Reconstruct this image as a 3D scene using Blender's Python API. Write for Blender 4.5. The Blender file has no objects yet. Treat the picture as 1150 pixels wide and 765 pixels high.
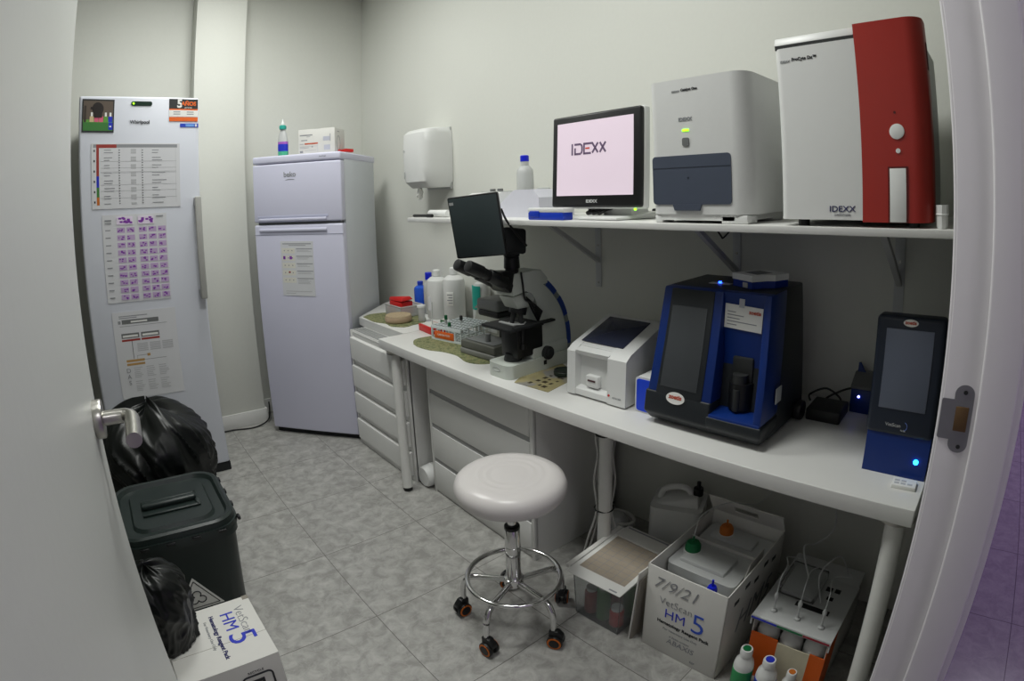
import bpy, bmesh, math, random
from mathutils import Vector, Matrix, noise
PI = math.pi
random.seed(7)
S = bpy.context.scene
C = S.collection

# ------------------------------------------------------------------ materials
def lin(c):
    return c / 12.92 if c <= 0.04045 else ((c + 0.055) / 1.055) ** 2.4
def rgb(h):
    return tuple(lin(int(h[i:i + 2], 16) / 255) for i in (0, 2, 4)) + (1,)
MATS = {}
def mat(name, col, rough=0.5, metal=0.0, var=0.04, scale=30, bump=0.0, emit=0.0, trans=0.0, ior=1.45, spec=0.5, coat=0.0):
    if name in MATS: return MATS[name]
    m = bpy.data.materials.new(name); m.use_nodes = True
    nt = m.node_tree; b = nt.nodes['Principled BSDF']
    c = rgb(col)
    b.inputs['Roughness'].default_value = rough; b.inputs['Metallic'].default_value = metal
    b.inputs['IOR'].default_value = ior; b.inputs['Transmission Weight'].default_value = trans
    b.inputs['Specular IOR Level'].default_value = spec; b.inputs['Coat Weight'].default_value = coat
    tc = nt.nodes.new('ShaderNodeTexCoord'); nz = nt.nodes.new('ShaderNodeTexNoise')
    nz.inputs['Scale'].default_value = scale; nz.inputs['Detail'].default_value = 4
    nt.links.new(tc.outputs['Object'], nz.inputs['Vector'])
    mx = nt.nodes.new('ShaderNodeMix'); mx.data_type = 'RGBA'
    mx.inputs['A'].default_value = tuple(x * (1 - var) for x in c[:3]) + (1,)
    mx.inputs['B'].default_value = tuple(min(1, x * (1 + var)) for x in c[:3]) + (1,)
    nt.links.new(nz.outputs['Fac'], mx.inputs['Factor']); nt.links.new(mx.outputs['Result'], b.inputs['Base Color'])
    if bump:
        bp = nt.nodes.new('ShaderNodeBump'); bp.inputs['Strength'].default_value = bump; bp.inputs['Distance'].default_value = 0.002
        nt.links.new(nz.outputs['Fac'], bp.inputs['Height']); nt.links.new(bp.outputs['Normal'], b.inputs['Normal'])
    if emit:
        b.inputs['Emission Color'].default_value = c; b.inputs['Emission Strength'].default_value = emit
    MATS[name] = m
    return m

def tile_mat(name, base, vein, grout, x0, y0, s, rough=0.35):
    m = bpy.data.materials.new(name); m.use_nodes = True; nt = m.node_tree; N = nt.nodes; L = nt.links
    b = N['Principled BSDF']; b.inputs['Roughness'].default_value = rough
    tc = N.new('ShaderNodeNewGeometry'); sx = N.new('ShaderNodeSeparateXYZ'); L.new(tc.outputs['Position'], sx.inputs[0])
    def mth(op, a, bb=None):
        n = N.new('ShaderNodeMath'); n.operation = op
        for i, v in enumerate((a, bb)):
            if v is None: continue
            if isinstance(v, (int, float)): n.inputs[i].default_value = v
            else: L.new(v, n.inputs[i])
        return n.outputs[0]
    def edge(o, off):
        f = mth('FRACT', mth('DIVIDE', mth('SUBTRACT', o, off - 50 * s), s))
        return mth('MINIMUM', f, mth('SUBTRACT', 1.0, f))
    e = mth('MINIMUM', edge(sx.outputs[0], x0), edge(sx.outputs[1], y0))
    line = mth('LESS_THAN', e, 0.0028)
    def cell(o, off): return mth('FLOOR', mth('DIVIDE', mth('SUBTRACT', o, off - 50 * s), s))
    comb = N.new('ShaderNodeCombineXYZ'); L.new(cell(sx.outputs[0], x0), comb.inputs[0]); L.new(cell(sx.outputs[1], y0), comb.inputs[1])
    wn = N.new('ShaderNodeTexWhiteNoise'); wn.noise_dimensions = '3D'; L.new(comb.outputs[0], wn.inputs['Vector'])
    vm = N.new('ShaderNodeVectorMath'); vm.operation = 'MULTIPLY_ADD'; L.new(wn.outputs['Color'], vm.inputs[0]); vm.inputs[1].default_value = (9, 9, 9)
    L.new(tc.outputs['Position'], vm.inputs[2])
    n1 = N.new('ShaderNodeTexNoise'); n1.inputs['Scale'].default_value = 19; n1.inputs['Detail'].default_value = 7; n1.inputs['Roughness'].default_value = 0.62; n1.inputs['Distortion'].default_value = 0.5
    L.new(vm.outputs[0], n1.inputs['Vector'])
    r1 = N.new('ShaderNodeValToRGB'); r1.color_ramp.elements[0].position = 0.38; r1.color_ramp.elements[1].position = 0.68
    r1.color_ramp.elements[0].color = rgb(base); r1.color_ramp.elements[1].color = rgb(vein); L.new(n1.outputs['Fac'], r1.inputs[0])
    n2 = N.new('ShaderNodeTexNoise'); n2.inputs['Scale'].default_value = 9; n2.inputs['Detail'].default_value = 5; n2.inputs['Distortion'].default_value = 1.0
    L.new(vm.outputs[0], n2.inputs['Vector'])
    v = mth('LESS_THAN', mth('ABSOLUTE', mth('SUBTRACT', n2.outputs['Fac'], 0.5)), 0.012)
    mx0 = N.new('ShaderNodeMix'); mx0.data_type = 'RGBA'; L.new(mth('MULTIPLY', v, 0.18), mx0.inputs['Factor']); L.new(r1.outputs[0], mx0.inputs['A'])
    mx0.inputs['B'].default_value = tuple(min(1, q * 1.12) for q in rgb(vein)[:3]) + (1,)
    mx = N.new('ShaderNodeMix'); mx.data_type = 'RGBA'; L.new(line, mx.inputs['Factor']); L.new(mx0.outputs['Result'], mx.inputs['A']); mx.inputs['B'].default_value = rgb(grout)
    L.new(mx.outputs['Result'], b.inputs['Base Color'])
    bp = N.new('ShaderNodeBump'); bp.inputs['Strength'].default_value = 0.4; bp.inputs['Distance'].default_value = 0.002
    L.new(mth('SUBTRACT', 1.0, line), bp.inputs['Height']); L.new(bp.outputs['Normal'], b.inputs['Normal'])
    MATS[name] = m
    return m

def camo_mat(name, cols, scale):
    m = bpy.data.materials.new(name); m.use_nodes = True; nt = m.node_tree; N = nt.nodes; L = nt.links
    b = N['Principled BSDF']; b.inputs['Roughness'].default_value = 0.6
    tc = N.new('ShaderNodeTexCoord'); n = N.new('ShaderNodeTexNoise'); n.inputs['Scale'].default_value = scale; n.inputs['Detail'].default_value = 3
    L.new(tc.outputs['Object'], n.inputs['Vector']); r = N.new('ShaderNodeValToRGB'); r.color_ramp.interpolation = 'EASE'
    e = r.color_ramp.elements; e[0].position = 0.35; e[0].color = rgb(cols[0]); e[1].position = 0.65; e[1].color = rgb(cols[-1])
    for i, c in enumerate(cols[1:-1]):
        k = e.new(0.35 + 0.3 * (i + 1) / (len(cols) - 1)); k.color = rgb(c)
    L.new(n.outputs['Fac'], r.inputs[0]); L.new(r.outputs[0], b.inputs['Base Color'])
    MATS[name] = m
    return m

WALL = mat('wall_paint', 'D8D9D2', 0.85, var=0.02, scale=60, bump=0.12)
CEIL = mat('ceiling_paint', 'DDDDD6', 0.9)
DOORW = mat('door_lacquer', 'CDCFCC', 0.35, var=0.015, scale=80, bump=0.08)
FRAMEW = mat('frame_lacquer', 'DAD7DA', 0.4, var=0.015)
LAM = mat('white_laminate', 'DBDBD8', 0.35, var=0.015)
LAMF = mat('drawer_laminate', 'DCDCD9', 0.45, var=0.015)
FRW = mat('fridge_white', 'D2D5DE', 0.3, var=0.012, scale=8)
BKW = mat('fridge_lilac_white', 'D0D0E2', 0.3, var=0.012, scale=8)
BKS = mat('fridge_side_grey', 'C9CDD2', 0.45, var=0.02, scale=40)
WP = mat('white_plastic', 'DEDFDD', 0.35, var=0.015)
WPM = mat('white_plastic_matt', 'D6D7D5', 0.55, var=0.02, scale=50, bump=0.05)
GP = mat('light_grey_plastic', 'B9BBBA', 0.45)
MG = mat('mid_grey_plastic', '6E7070', 0.45)
SLATE = mat('slate_plastic', '4A5160', 0.4)
BLK = mat('black_plastic', '141516', 0.4)
BLKM = mat('black_matt', '1D1F20', 0.65)
DKG = mat('dark_grey_plastic', '2A2C2C', 0.5, var=0.08)
RUB = mat('black_rubber', '101010', 0.7)
CHR = mat('chrome', 'D8D8D8', 0.12, 1.0, var=0.01)
STEEL = mat('brushed_steel', 'B4B2AC', 0.3, 1.0, var=0.05, scale=90)
LEGW = mat('leg_white', 'D6D6D2', 0.4)
RED = mat('red_shell', '9E2A22', 0.35, var=0.03)
REDB = mat('bright_red_plastic', 'C8201E', 0.4)
BLUE = mat('deep_blue_plastic', '0C2C84', 0.35, var=0.05)
BLUES = mat('strong_blue_plastic', '1238B4', 0.4)
CAPB = mat('cobalt_cap', '0A1EC8', 0.4)
GRN = mat('green_cap', '0E6A3C', 0.4)
ORG = mat('orange_print', 'E0641C', 0.5)
ORC = mat('orange_cap', 'C06A20', 0.5)
CARD = mat('white_cardboard', 'D6D5D0', 0.7, var=0.02, scale=40)
KRAFT = mat('grey_cardboard', '8F8A80', 0.8, var=0.06)
PAPER = mat('white_paper', 'E4E4E0', 0.55, var=0.01)
LAMP_ = mat('laminated_paper', 'D4D5D8', 0.12, var=0.01)
INK = mat('black_ink', '26282C', 0.6)
INKG = mat('grey_ink', '8E9094', 0.6)
INKL = mat('light_grey_ink', 'B4B5B8', 0.6)
INKB = mat('blue_ink', '2030B8', 0.5)
INKD = mat('dark_blue_ink', '24265C', 0.5)
INKR = mat('red_ink', '9A3A34', 0.5)
INKO = mat('tan_ink', 'B8925A', 0.5)
INKP = mat('purple_ink', '7E36A0', 0.5)
INKPL = mat('pale_purple_ink', 'B9A2C6', 0.5)
GRNP = mat('green_print', '3E7A3A', 0.5)
BROWNP = mat('brown_print', '5E5248', 0.5)
DOGP = mat('dark_brown_print', '241E1C', 0.5)
PINKP = mat('pink_print', 'D8607E', 0.5)
BEIGEP = mat('beige_print', 'C8B48A', 0.5)
TEALC = mat('teal_plastic', '2FA394', 0.4)
TEALP = mat('teal_label', '22A596', 0.5)
BAG = mat('black_bag_film', '0B0F0E', 0.36, var=0.3, scale=12, spec=0.55)
BIN = mat('dark_green_bin', '1E2826', 0.38, var=0.06)
BRASS = mat('aged_brass', '6A5236', 0.5, 0.4)
CORK = mat('cork_disc', 'A8967A', 0.85, var=0.25, scale=120, bump=0.6)
SEATM = mat('seat_vinyl', 'D4D0CE', 0.3, var=0.01)
ORW = mat('caster_orange', 'C8691E', 0.5)
WIRE = mat('cable_white', 'C4C4C0', 0.5)
TRANSL = mat('translucent_plastic', 'CDCFCE', 0.4, trans=0.18, var=0.02)
FROST = mat('frosted_clear_plastic', 'E4E6E6', 0.25, trans=0.6, ior=1.25)
CLEAR = mat('clear_plastic', 'F2F4F4', 0.15, trans=0.9, ior=1.2, var=0.0)
BLUEG = mat('blue_clear_bottle', '3A70F0', 0.15, trans=0.4, ior=1.3)
AQUA = mat('aqua_liquid', '5FD0A8', 0.2, trans=0.4)
SCRD = mat('dark_screen', '2B3044', 0.15, spec=0.6)
SCRG = mat('grey_screen', '46494C', 0.25)
SCRB = mat('blue_grey_screen', '565C6A', 0.3, emit=0.05)
TABS = mat('tablet_glass', '3A4446', 0.35)
LCDP = mat('lit_monitor_screen', 'CFBFCB', 0.4, emit=0.5, var=0.03, scale=3)
LEDG = mat('green_led', '88F020', 0.4, emit=3)
LEDB = mat('blue_led', '1840FF', 0.4, emit=14)
LEDV = mat('violet_led', 'A0A0FF', 0.4, emit=10)
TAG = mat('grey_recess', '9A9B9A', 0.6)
CORW = mat('purple_lit_corridor', 'B9A6C6', 0.8)  # purple light and lens tint put into the wall colour
MATG = camo_mat('olive_pattern', ['4E5A32', '6E7450', '8C8A62', '5A6440'], 60)
MATY = camo_mat('yellow_pattern', ['8C845C', 'A0976E', '988F68', '86847E'], 9)
FLOOR = tile_mat('grey_marble_tile', '908F8B', 'B4B3AF', '605E5A', 0.6149, 2.387, 0.4513)
FLOORC = tile_mat('purple_lit_marble_tile', '8D7C9A', 'A090AC', '5C4A68', 1.46, -0.3, 0.4513, rough=0.2)  # purple cast of the corridor light put into the tile colours

# ------------------------------------------------------------------ mesh builder
class B:
    def __init__(s): s.bm = bmesh.new()
    def _add(s, t, m, bev=0, seg=2, M=None, angle=30):
        if bev:
            ed = [e for e in t.edges if len(e.link_faces) == 2 and e.calc_face_angle(0) > math.radians(angle)]
            bmesh.ops.bevel(t, geom=ed, offset=bev, segments=seg, profile=0.5, affect='EDGES', clamp_overlap=True)
        if M is not None: bmesh.ops.transform(t, matrix=M, verts=t.verts)
        bmesh.ops.recalc_face_normals(t, faces=t.faces)
        for f in t.faces: f.material_index = m; f.smooth = True
        me = bpy.data.meshes.new('_t'); t.to_mesh(me); t.free(); s.bm.from_mesh(me); bpy.data.meshes.remove(me)
        return s
    def box(s, x0, x1, y0, y1, z0, z1, bev=0, m=0, seg=2, M=None):
        t = bmesh.new(); bmesh.ops.create_cube(t, size=1)
        for v in t.verts:
            v.co = Vector(((x0 + x1) / 2 + v.co.x * abs(x1 - x0), (y0 + y1) / 2 + v.co.y * abs(y1 - y0), (z0 + z1) / 2 + v.co.z * abs(z1 - z0)))
        return s._add(t, m, bev, seg, M)
    def hull(s, pts, bev=0, m=0, seg=2, M=None):
        t = bmesh.new()
        for p in pts: t.verts.new(p)
        bmesh.ops.convex_hull(t, input=t.verts)
        bmesh.ops.dissolve_limit(t, angle_limit=0.01, verts=t.verts, edges=t.edges)
        return s._add(t, m, bev, seg, M)
    def prism(s, pts, ax, lo, hi, bev=0, m=0, seg=2, M=None):
        t = bmesh.new(); f = []
        def P(a, b, c): return {'x': (c, a, b), 'y': (a, c, b), 'z': (a, b, c)}[ax]
        A = [t.verts.new(P(a, b, lo)) for a, b in pts]; D = [t.verts.new(P(a, b, hi)) for a, b in pts]
        t.faces.new(A); t.faces.new(D[::-1]); n = len(pts)
        for i in range(n): t.faces.new((A[i], D[i], D[(i + 1) % n], A[(i + 1) % n]))
        return s._add(t, m, bev, seg, M)
    def cyl(s, a, b, r, r2=None, n=24, bev=0, m=0, M=None):
        a, b = Vector(a), Vector(b); r2 = r if r2 is None else r2
        t = bmesh.new(); bmesh.ops.create_cone(t, cap_ends=True, segments=n, radius1=r, radius2=r2, depth=(b - a).length)
        q = (b - a).to_track_quat('Z', 'Y').to_matrix().to_4x4()
        bmesh.ops.transform(t, matrix=Matrix.Translation((a + b) / 2) @ q, verts=t.verts)
        return s._add(t, m, bev, 2, M, 60)
    def lathe(s, prof, c=(0, 0, 0), n=32, m=0, M=None, sx=1, sy=1):
        t = bmesh.new(); rings = []
        for r, z in prof:
            if r < 1e-5: rings.append([t.verts.new((c[0], c[1], c[2] + z))])
            else: rings.append([t.verts.new((c[0] + sx * r * math.cos(2 * PI * i / n), c[1] + sy * r * math.sin(2 * PI * i / n), c[2] + z)) for i in range(n)])
        for A, D in zip(rings, rings[1:]):
            for i in range(n):
                j = (i + 1) % n
                if len(A) == 1 and len(D) == 1: break
                if len(A) == 1: t.faces.new((A[0], D[i], D[j]))
                elif len(D) == 1: t.faces.new((A[i], D[0], A[j]))
                else: t.faces.new((A[i], D[i], D[j], A[j]))
        for R in (rings[0], rings[-1]):
            if len(R) > 1: t.faces.new(R)
        return s._add(t, m, 0, 2, M)
    def tube(s, pts, r, n=10, m=0, closed=False, M=None, rad=None):
        pts = [Vector(p) for p in pts]; t = bmesh.new(); k = len(pts); rings = []
        up = Vector((0.12, 0.07, 1)).normalized()
        for i, p in enumerate(pts):
            a = pts[(i - 1) % k] if (closed or i > 0) else p; b = pts[(i + 1) % k] if (closed or i < k - 1) else p
            d = (b - a).normalized(); u = up.cross(d)
            if u.length < 0.05: u = Vector((1, 0, 0)).cross(d)
            u.normalize(); w = d.cross(u); rr = rad[i] if rad else r
            rings.append([t.verts.new(p + rr * (math.cos(2 * PI * j / n) * u + math.sin(2 * PI * j / n) * w)) for j in range(n)])
        for i in range(k if closed else k - 1):
            A, D = rings[i], rings[(i + 1) % k]
            for j in range(n): t.faces.new((A[j], A[(j + 1) % n], D[(j + 1) % n], D[j]))
        if not closed: t.faces.new(rings[0]); t.faces.new(rings[-1])
        return s._add(t, m, 0, 2, M)
    def build(s, name, mats, parent=None, loc=None, rot=None, angle=35):
        me = bpy.data.meshes.new(name); s.bm.to_mesh(me); s.bm.free()
        for q in (mats if isinstance(mats, (list, tuple)) else [mats]): me.materials.append(q)
        me.set_sharp_from_angle(angle=math.radians(angle))
        o = bpy.data.objects.new(name, me); C.objects.link(o)
        if parent: o.parent = parent
        if loc: o.location = loc
        if rot: o.rotation_euler = rot
        return o

def smooth_path(pts, k=6):
    pts = [Vector(p) for p in pts]; out = []
    for i in range(len(pts) - 1):
        p0, p1, p2, p3 = pts[max(i - 1, 0)], pts[i], pts[i + 1], pts[min(i + 2, len(pts) - 1)]
        for j in range(k):
            t = j / k
            out.append(0.5 * ((2 * p1) + (p2 - p0) * t + (2 * p0 - 5 * p1 + 4 * p2 - p3) * t * t + (3 * p1 - p0 - 3 * p2 + p3) * t ** 3))
    return out + [pts[-1]]
def tag(o, label, cat, group=None):
    o['label'] = label; o['category'] = cat
    if group: o['group'] = group
    return o
def thing(name, label, cat, loc=(0, 0, 0), rz=0.0, group=None, rot=None):
    o = bpy.data.objects.new(name, None); C.objects.link(o); o.empty_display_size = 0.05
    o.location = loc; o.rotation_euler = rot or (0, 0, rz)
    return tag(o, label, cat, group)
def struct(o): o['kind'] = 'structure'; return o
def text(name, s, size, m, parent, loc, rot=(PI / 2, 0, 0), ext=0.0004, align='CENTER', sx=1.0, shear=0, off=0.0, space=1.0):
    cu = bpy.data.curves.new('_f', 'FONT'); cu.body = s; cu.size = size; cu.extrude = ext; cu.align_x = align; cu.align_y = 'CENTER'
    cu.shear = shear; cu.offset = off; cu.space_character = space; cu.resolution_u = 3
    o = bpy.data.objects.new('_f', cu); C.objects.link(o)
    me = bpy.data.meshes.new_from_object(o.evaluated_get(bpy.context.evaluated_depsgraph_get()))
    bpy.data.objects.remove(o); bpy.data.curves.remove(cu)
    for v in me.vertices: v.co.x *= sx
    me.name = name; me.materials.clear(); me.materials.append(m)
    o = bpy.data.objects.new(name, me); C.objects.link(o); o.parent = parent; o.location = loc; o.rotation_euler = rot
    return o
def copy_thing(root, loc, rz=None, label=None):
    r = root.copy(); C.objects.link(r); r.location = loc
    if rz is not None: r.rotation_euler = (0, 0, rz)
    if label: r['label'] = label
    def rec(a, b):
        for ch in list(a.children):
            if ch.parent is a:
                c = ch.copy(); C.objects.link(c); c.parent = b; rec(ch, c)
    rec(root, r)
    return r
FX = -PI / 2      # an instrument whose front faces the room (-X): local x runs to the viewer's right, local y into the wall

W, D, H = 1.80, 3.70, 3.0
ZT = 0.755        # worktop height
ZS = 1.361        # upper shelf top
# ------------------------------------------------------------------ room shell
b = B(); b.box(-0.62, 1.92, -0.052, 3.85, -0.05, 0); struct(b.build('floor', FLOOR))
b = B(); b.box(-2.0, 6.5, -1.75, -0.052, -0.05, 0); struct(b.build('floor_corridor', FLOORC))
b = B(); b.box(-0.62, 1.92, -0.052, 3.85, H, H + 0.05); struct(b.build('ceiling', CEIL))
b = B(); b.box(W, W + 0.1, 0.04, 3.8, 0, H); struct(b.build('wall_right', WALL))
b = B(); b.box(-0.62, W, 3.71, 3.8, 0, H); struct(b.build('wall_back', WALL))
b = B(); b.box(-0.7, -0.6, 0.04, 3.8, 0, H); struct(b.build('wall_left', mat('low_bounce_wall', '74756F', 0.85)))  # unseen wall darkened to cut bounce light under the shelf
b = B(); b.box(0.536, 0.868, 3.54, 3.71, 0, H, 0.004); struct(b.build('trim_1', WALL))          # pilaster
b = B(); b.box(0.868, 1.25, 3.695, 3.71, 0, 0.10, 0.003); b.box(0.53, 0.876, 3.53, 3.54, 0, 0.10, 0.003); b.box(0.868, 0.88, 3.53, 3.7, 0, 0.10, 0.003)
b.box(-0.6, 0.53, 3.70, 3.712, 0, 0.10, 0.003); struct(b.build('baseboard_back', LAM))
# door wall: to the right of the frame, above it, to its left
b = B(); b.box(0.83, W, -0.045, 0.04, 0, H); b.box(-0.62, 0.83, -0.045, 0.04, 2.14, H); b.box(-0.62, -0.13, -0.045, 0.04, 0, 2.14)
struct(b.build('wall_front', mat('low_bounce_wall', '74756F', 0.85)))  # same darkened grey, out of view, to keep bounce light low
# right jamb: rebate, stop and rounded casings
b = B()
b.box(0.79, 0.83, -0.052, 0.046, 0, 2.1, 0.002)
b.box(0.775, 0.80, -0.051, -0.0015, 0, 2.1, 0.0035, seg=3)
b.box(0.792, 0.88, 0.040, 0.0505, 0, 2.16, 0.004, seg=3)
b.box(0.80, 0.88, -0.062, -0.045, 0, 2.16, 0.004)
b.box(-0.13, 0.88, -0.052, 0.046, 2.1, 2.14, 0.002)
b.box(-0.13, -0.09, -0.052, 0.040, 0, 2.1, 0.002)
jamb = struct(b.build('trim_2', FRAMEW))
b = B()
def rrect(y0, y1, z0, z1, r, n=8):
    p = []
    for cy, cz, a0 in ((y1 - r, z1 - r, 0), (y0 + r, z1 - r, PI / 2), (y0 + r, z0 + r, PI), (y1 - r, z0 + r, 1.5 * PI)):
        for i in range(n + 1): p.append((cy + r * math.cos(a0 + PI / 2 * i / n), cz + r * math.sin(a0 + PI / 2 * i / n)))
    return p
b.prism(rrect(0.0035, 0.0300, 1.097, 1.193, 0.0130), 'x', 0.7885, 0.7905, m=0)
b.prism(rrect(0.024, 0.0465, 1.115, 1.172, 0.003), 'x', 0.7880, 0.7905, m=0)
b.cyl((0.7875, 0.016, 1.183), (0.79, 0.016, 1.183), 0.0030, m=1, n=12)
b.cyl((0.7875, 0.015, 1.106), (0.79, 0.015, 1.106), 0.0030, m=1, n=12)
b.build('strike_plate', [mat('dull_steel', '8C8C90', 0.45, 0.7), BLKM], jamb)
b = B(); b.box(0.7872, 0.790, 0.0085, 0.0265, 1.128, 1.163, 0.001); b.build('latch_hole', BRASS, jamb)
# corridor shell
b = B(); b.box(-2.0, 6.5, -1.85, -1.75, 0, 2.8); struct(b.build('wall_corridor', CORW))
b = B(); b.box(6.5, 6.6, -1.85, 0.04, 0, 2.8); struct(b.build('wall_corridor_end', CORW))
b = B(); b.box(-2.1, -2.0, -1.85, 0.04, 0, 2.8); struct(b.build('wall_corridor_near', CORW))
b = B(); b.box(1.92, 6.6, -0.045, 0.04, 0, 2.8); b.box(-2.1, -0.7, -0.045, 0.04, 0, 2.8); struct(b.build('wall_corridor_side', CORW))
b = B(); b.box(-2.1, 6.6, -1.85, -0.045, 2.8, 2.85); struct(b.build('ceiling_corridor', CEIL))

# door leaf, opened into the room
hx, hy, fx, fy = -0.085, 0.045, -0.0505, 0.85
la = math.atan2(fy - hy, fx - hx)
leaf = B(); Lw = math.hypot(fx - hx, fy - hy)
leaf.box(0, Lw, 0, 0.04, 0.008, 2.085, 0.003, seg=3)
door = struct(leaf.build('door_1', DOORW, None, (hx, hy, 0), (0, 0, la)))
b = B(); hxx = Lw - 0.055; hz = 1.175
b.cyl((hxx, 0.001, hz), (hxx, -0.013, hz), 0.027, n=36, bev=0.002)
b.tube(smooth_path([(hxx, -0.008, hz), (hxx, -0.036, hz), (hxx - 0.004, -0.046, hz), (hxx - 0.016, -0.052, hz), (hxx - 0.05, -0.053, hz - 0.001), (hxx - 0.092, -0.053, hz - 0.002)], 6), 0.0105, 20)
b.build('door_handle', STEEL, door)

# ------------------------------------------------------------------ laminated notice builder (front faces local -y)
def sheet(name, label, w, h, loc, rz, tilt, rects, mats, group=None, base=None, r=0.0):
    t = thing(name, label, 'notice', loc, rot=(0, tilt, rz), group=group)
    b = B(); b.box(0, w, -0.0012, 0, 0, h, 0); b.build('backing', base or LAMP_, t)
    b = B()
    for i, (x0, x1, z0, z1, mi) in enumerate(rects): b.box(x0 * w, x1 * w, -0.0014 - i * 7e-6, -0.0010, z0 * h, z1 * h, 0, m=mi)
    b.build('print', mats, t)
    return t

# ------------------------------------------------------------------ tall fridge on the left
fr = thing('upright_fridge', 'tall white single-door fridge on the left, covered in laminated sheets', 'fridge', (0.169, 2.95, 0))
w2 = 0.306
b = B(); b.box(-w2, w2, 0.06, 0.66, 0.05, 2.005, 0.008); b.build('body', mat('fridge_case_grey', 'B8BCC0', 0.5), fr)
b = B(); b.box(-w2, w2, 0.0, 0.056, 0.055, 2.015, 0.012, seg=4); dr = b.build('door', FRW, fr)
b = B(); b.box(-w2 + 0.01, w2 + 0.004, 0.012, 0.5, 0.0, 0.05, 0.004); b.build('plinth', BLKM, fr)
b = B()
for z0, z1 in ((0.99, 1.03), (1.46, 1.50)): b.box(0.270, 0.300, -0.05, 0.002, z0, z1, 0.004)
b.box(0.268, 0.302, -0.062, -0.045, 0.985, 1.505, 0.006, seg=3); b.build('handle', mat('handle_grey', 'A8A8A4', 0.35), dr)
b = B(); b.prism(rrect(-0.045, 0.062, 1.968, 1.990, 0.010), 'y', -0.003, 0.002); dp = b.build('display', mat('display_green_black', '0E2A1E', 0.3), dr)
b = B(); b.cyl((-0.033, -0.0045, 1.979), (-0.033, 0, 1.979), 0.005, n=12); b.build('indicator', LEDG, dp)
text('logo', 'Whirlpool', 0.024, INK, dr, (0.0, -0.002, 1.886), off=0.0006)
b = B()
b.box(0.150, 0.300, -0.002, 0.001, 1.955, 2.006, m=0); b.box(0.150, 0.300, -0.002, 0.001, 1.948, 1.955, m=1)
b.box(0.150, 0.300, -0.002, 0.001, 1.915, 1.948, m=2); b.box(0.150, 0.300, -0.0025, 0.001, 1.891, 1.912, m=1)
for k in range(2):
    for q in range(2): b.box(0.172 + q * 0.07, 0.208 + q * 0.07, -0.0025, 0.001, 1.926 + k * 0.011, 1.930 + k * 0.011, m=3)
st = b.build('warranty_sticker', [DKG, ORG, PAPER, INKG], dr)
text('lettering', '5', 0.058, PAPER, st, (0.205, -0.0026, 1.980), off=0.0022)
text('lettering', 'AÑOS', 0.028, ORG, st, (0.252, -0.0026, 1.981), off=0.0012)
text('lettering', 'garantía', 0.012, PAPER, st, (0.250, -0.0026, 1.962))
b = B(); b.box(0.207, 0.303, -0.002, 0.001, 1.861, 1.880, m=0); b.box(0.236, 0.280, -0.0024, 0.001, 1.864, 1.877, m=1); b.box(0.285, 0.295, -0.0024, 0.001, 1.864, 1.877, m=2)
b.box(0.295, 0.2965, -0.002, 0.001, 1.80, 1.858, m=2)
b.build('blue_sticker', [mat('sticker_blue', '2444B8', 0.5), mat('sticker_sky', '6EA0E0', 0.5), PAPER], dr)

FY = 2.9485
# dog picture magnet
r_ = [(0.0, 1, 0, 1, 0), (0.04, 0.96, 0.30, 0.95, 1), (0.04, 0.96, 0.05, 0.32, 2), (0.04, 0.96, 0.30, 0.38, 3)]
cols = [4, 5, 5, 3, 6]
for k in range(5):
    r_.append((0.24 + k * 0.145, 0.37 + k * 0.145, 0.31, 0.48, [7, 5, 5, 3, 6][k])); r_.append((0.275 + k * 0.145, 0.335 + k * 0.145, 0.48, 0.60, 8))
r_ += [(0.83, 0.96, 0.08, 0.30, 6), (0.86, 0.92, 0.16, 0.20, 8), (0.06, 0.13, 0.30, 0.80, 4)]
pm = sheet('picture_magnet', 'square photo magnet of a dark dog above coloured vials on fridge', 0.160, 0.162, (-0.123, FY, 1.838), 0, 0.02, r_, [DKG, BROWNP, GRNP, mat('green_bright', '5E9A3E', 0.5), mat('print_shadow', '3A322C', 0.5), PINKP, INKB, BEIGEP, PAPER])
b = B(); b.lathe([(0.0, -0.0012), (0.029, -0.0012), (0.029, 0), (0.0, 0)], n=20, M=Matrix.Translation((0.078, -0.0018, 0.115)) @ Matrix.Rotation(PI / 2, 4, 'X') @ Matrix.Diagonal((1, 1.1, 1, 1)))
b.box(0.06, 0.10, -0.0028, -0.0015, 0.072, 0.112); b.box(0.042, 0.066, -0.0028, -0.0015, 0.112, 0.124); b.build('dog_figure', DOGP, pm)
# table chart
r_ = [(0.02, 0.97, 0.935, 0.985, 0), (0.055, 0.28, 0.930, 0.985, 1), (0.055, 0.085, 0.50, 0.93, 1), (0.055, 0.085, 0.33, 0.50, 2), (0.055, 0.085, 0.18, 0.33, 3), (0.055, 0.085, 0.06, 0.18, 4)]
for z in (0.56, 0.545, 0.36, 0.27, 0.16, 0.72, 0.62): r_.append((0.10, 0.96, z, z + 0.004, 5))
for x in (0.30, 0.56, 0.95): r_.append((x, x + 0.003, 0.07, 0.93, 6))
for i in range(22):
    z = 0.89 - i * 0.039
    r_.append((0.305, 0.318, z, z + 0.012, 7)); r_.append((0.565, 0.578, z, z + 0.012, 7))
    if i % 3 != 2:
        r_.append((0.14, 0.14 + random.uniform(0.06, 0.12), z, z + 0.012, 5)); r_.append((0.44, 0.50, z - 0.01, z + 0.022, 6)); r_.append((0.68, 0.68 + random.uniform(0.06, 0.17), z, z + 0.012, 5))
    if i % 4 == 0: r_.append((0.025, 0.04, z - 0.02, z + 0.012, 7))
sheet('reference_chart', 'wide laminated table chart with red side bar, uppermost sheet on the tall fridge', 0.448, 0.318, (-0.078, FY, 1.465), 0, 0.012, r_ , [INKG, INKR, INKB, GRNP, ORC, INKG, INKL, INK])
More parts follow.
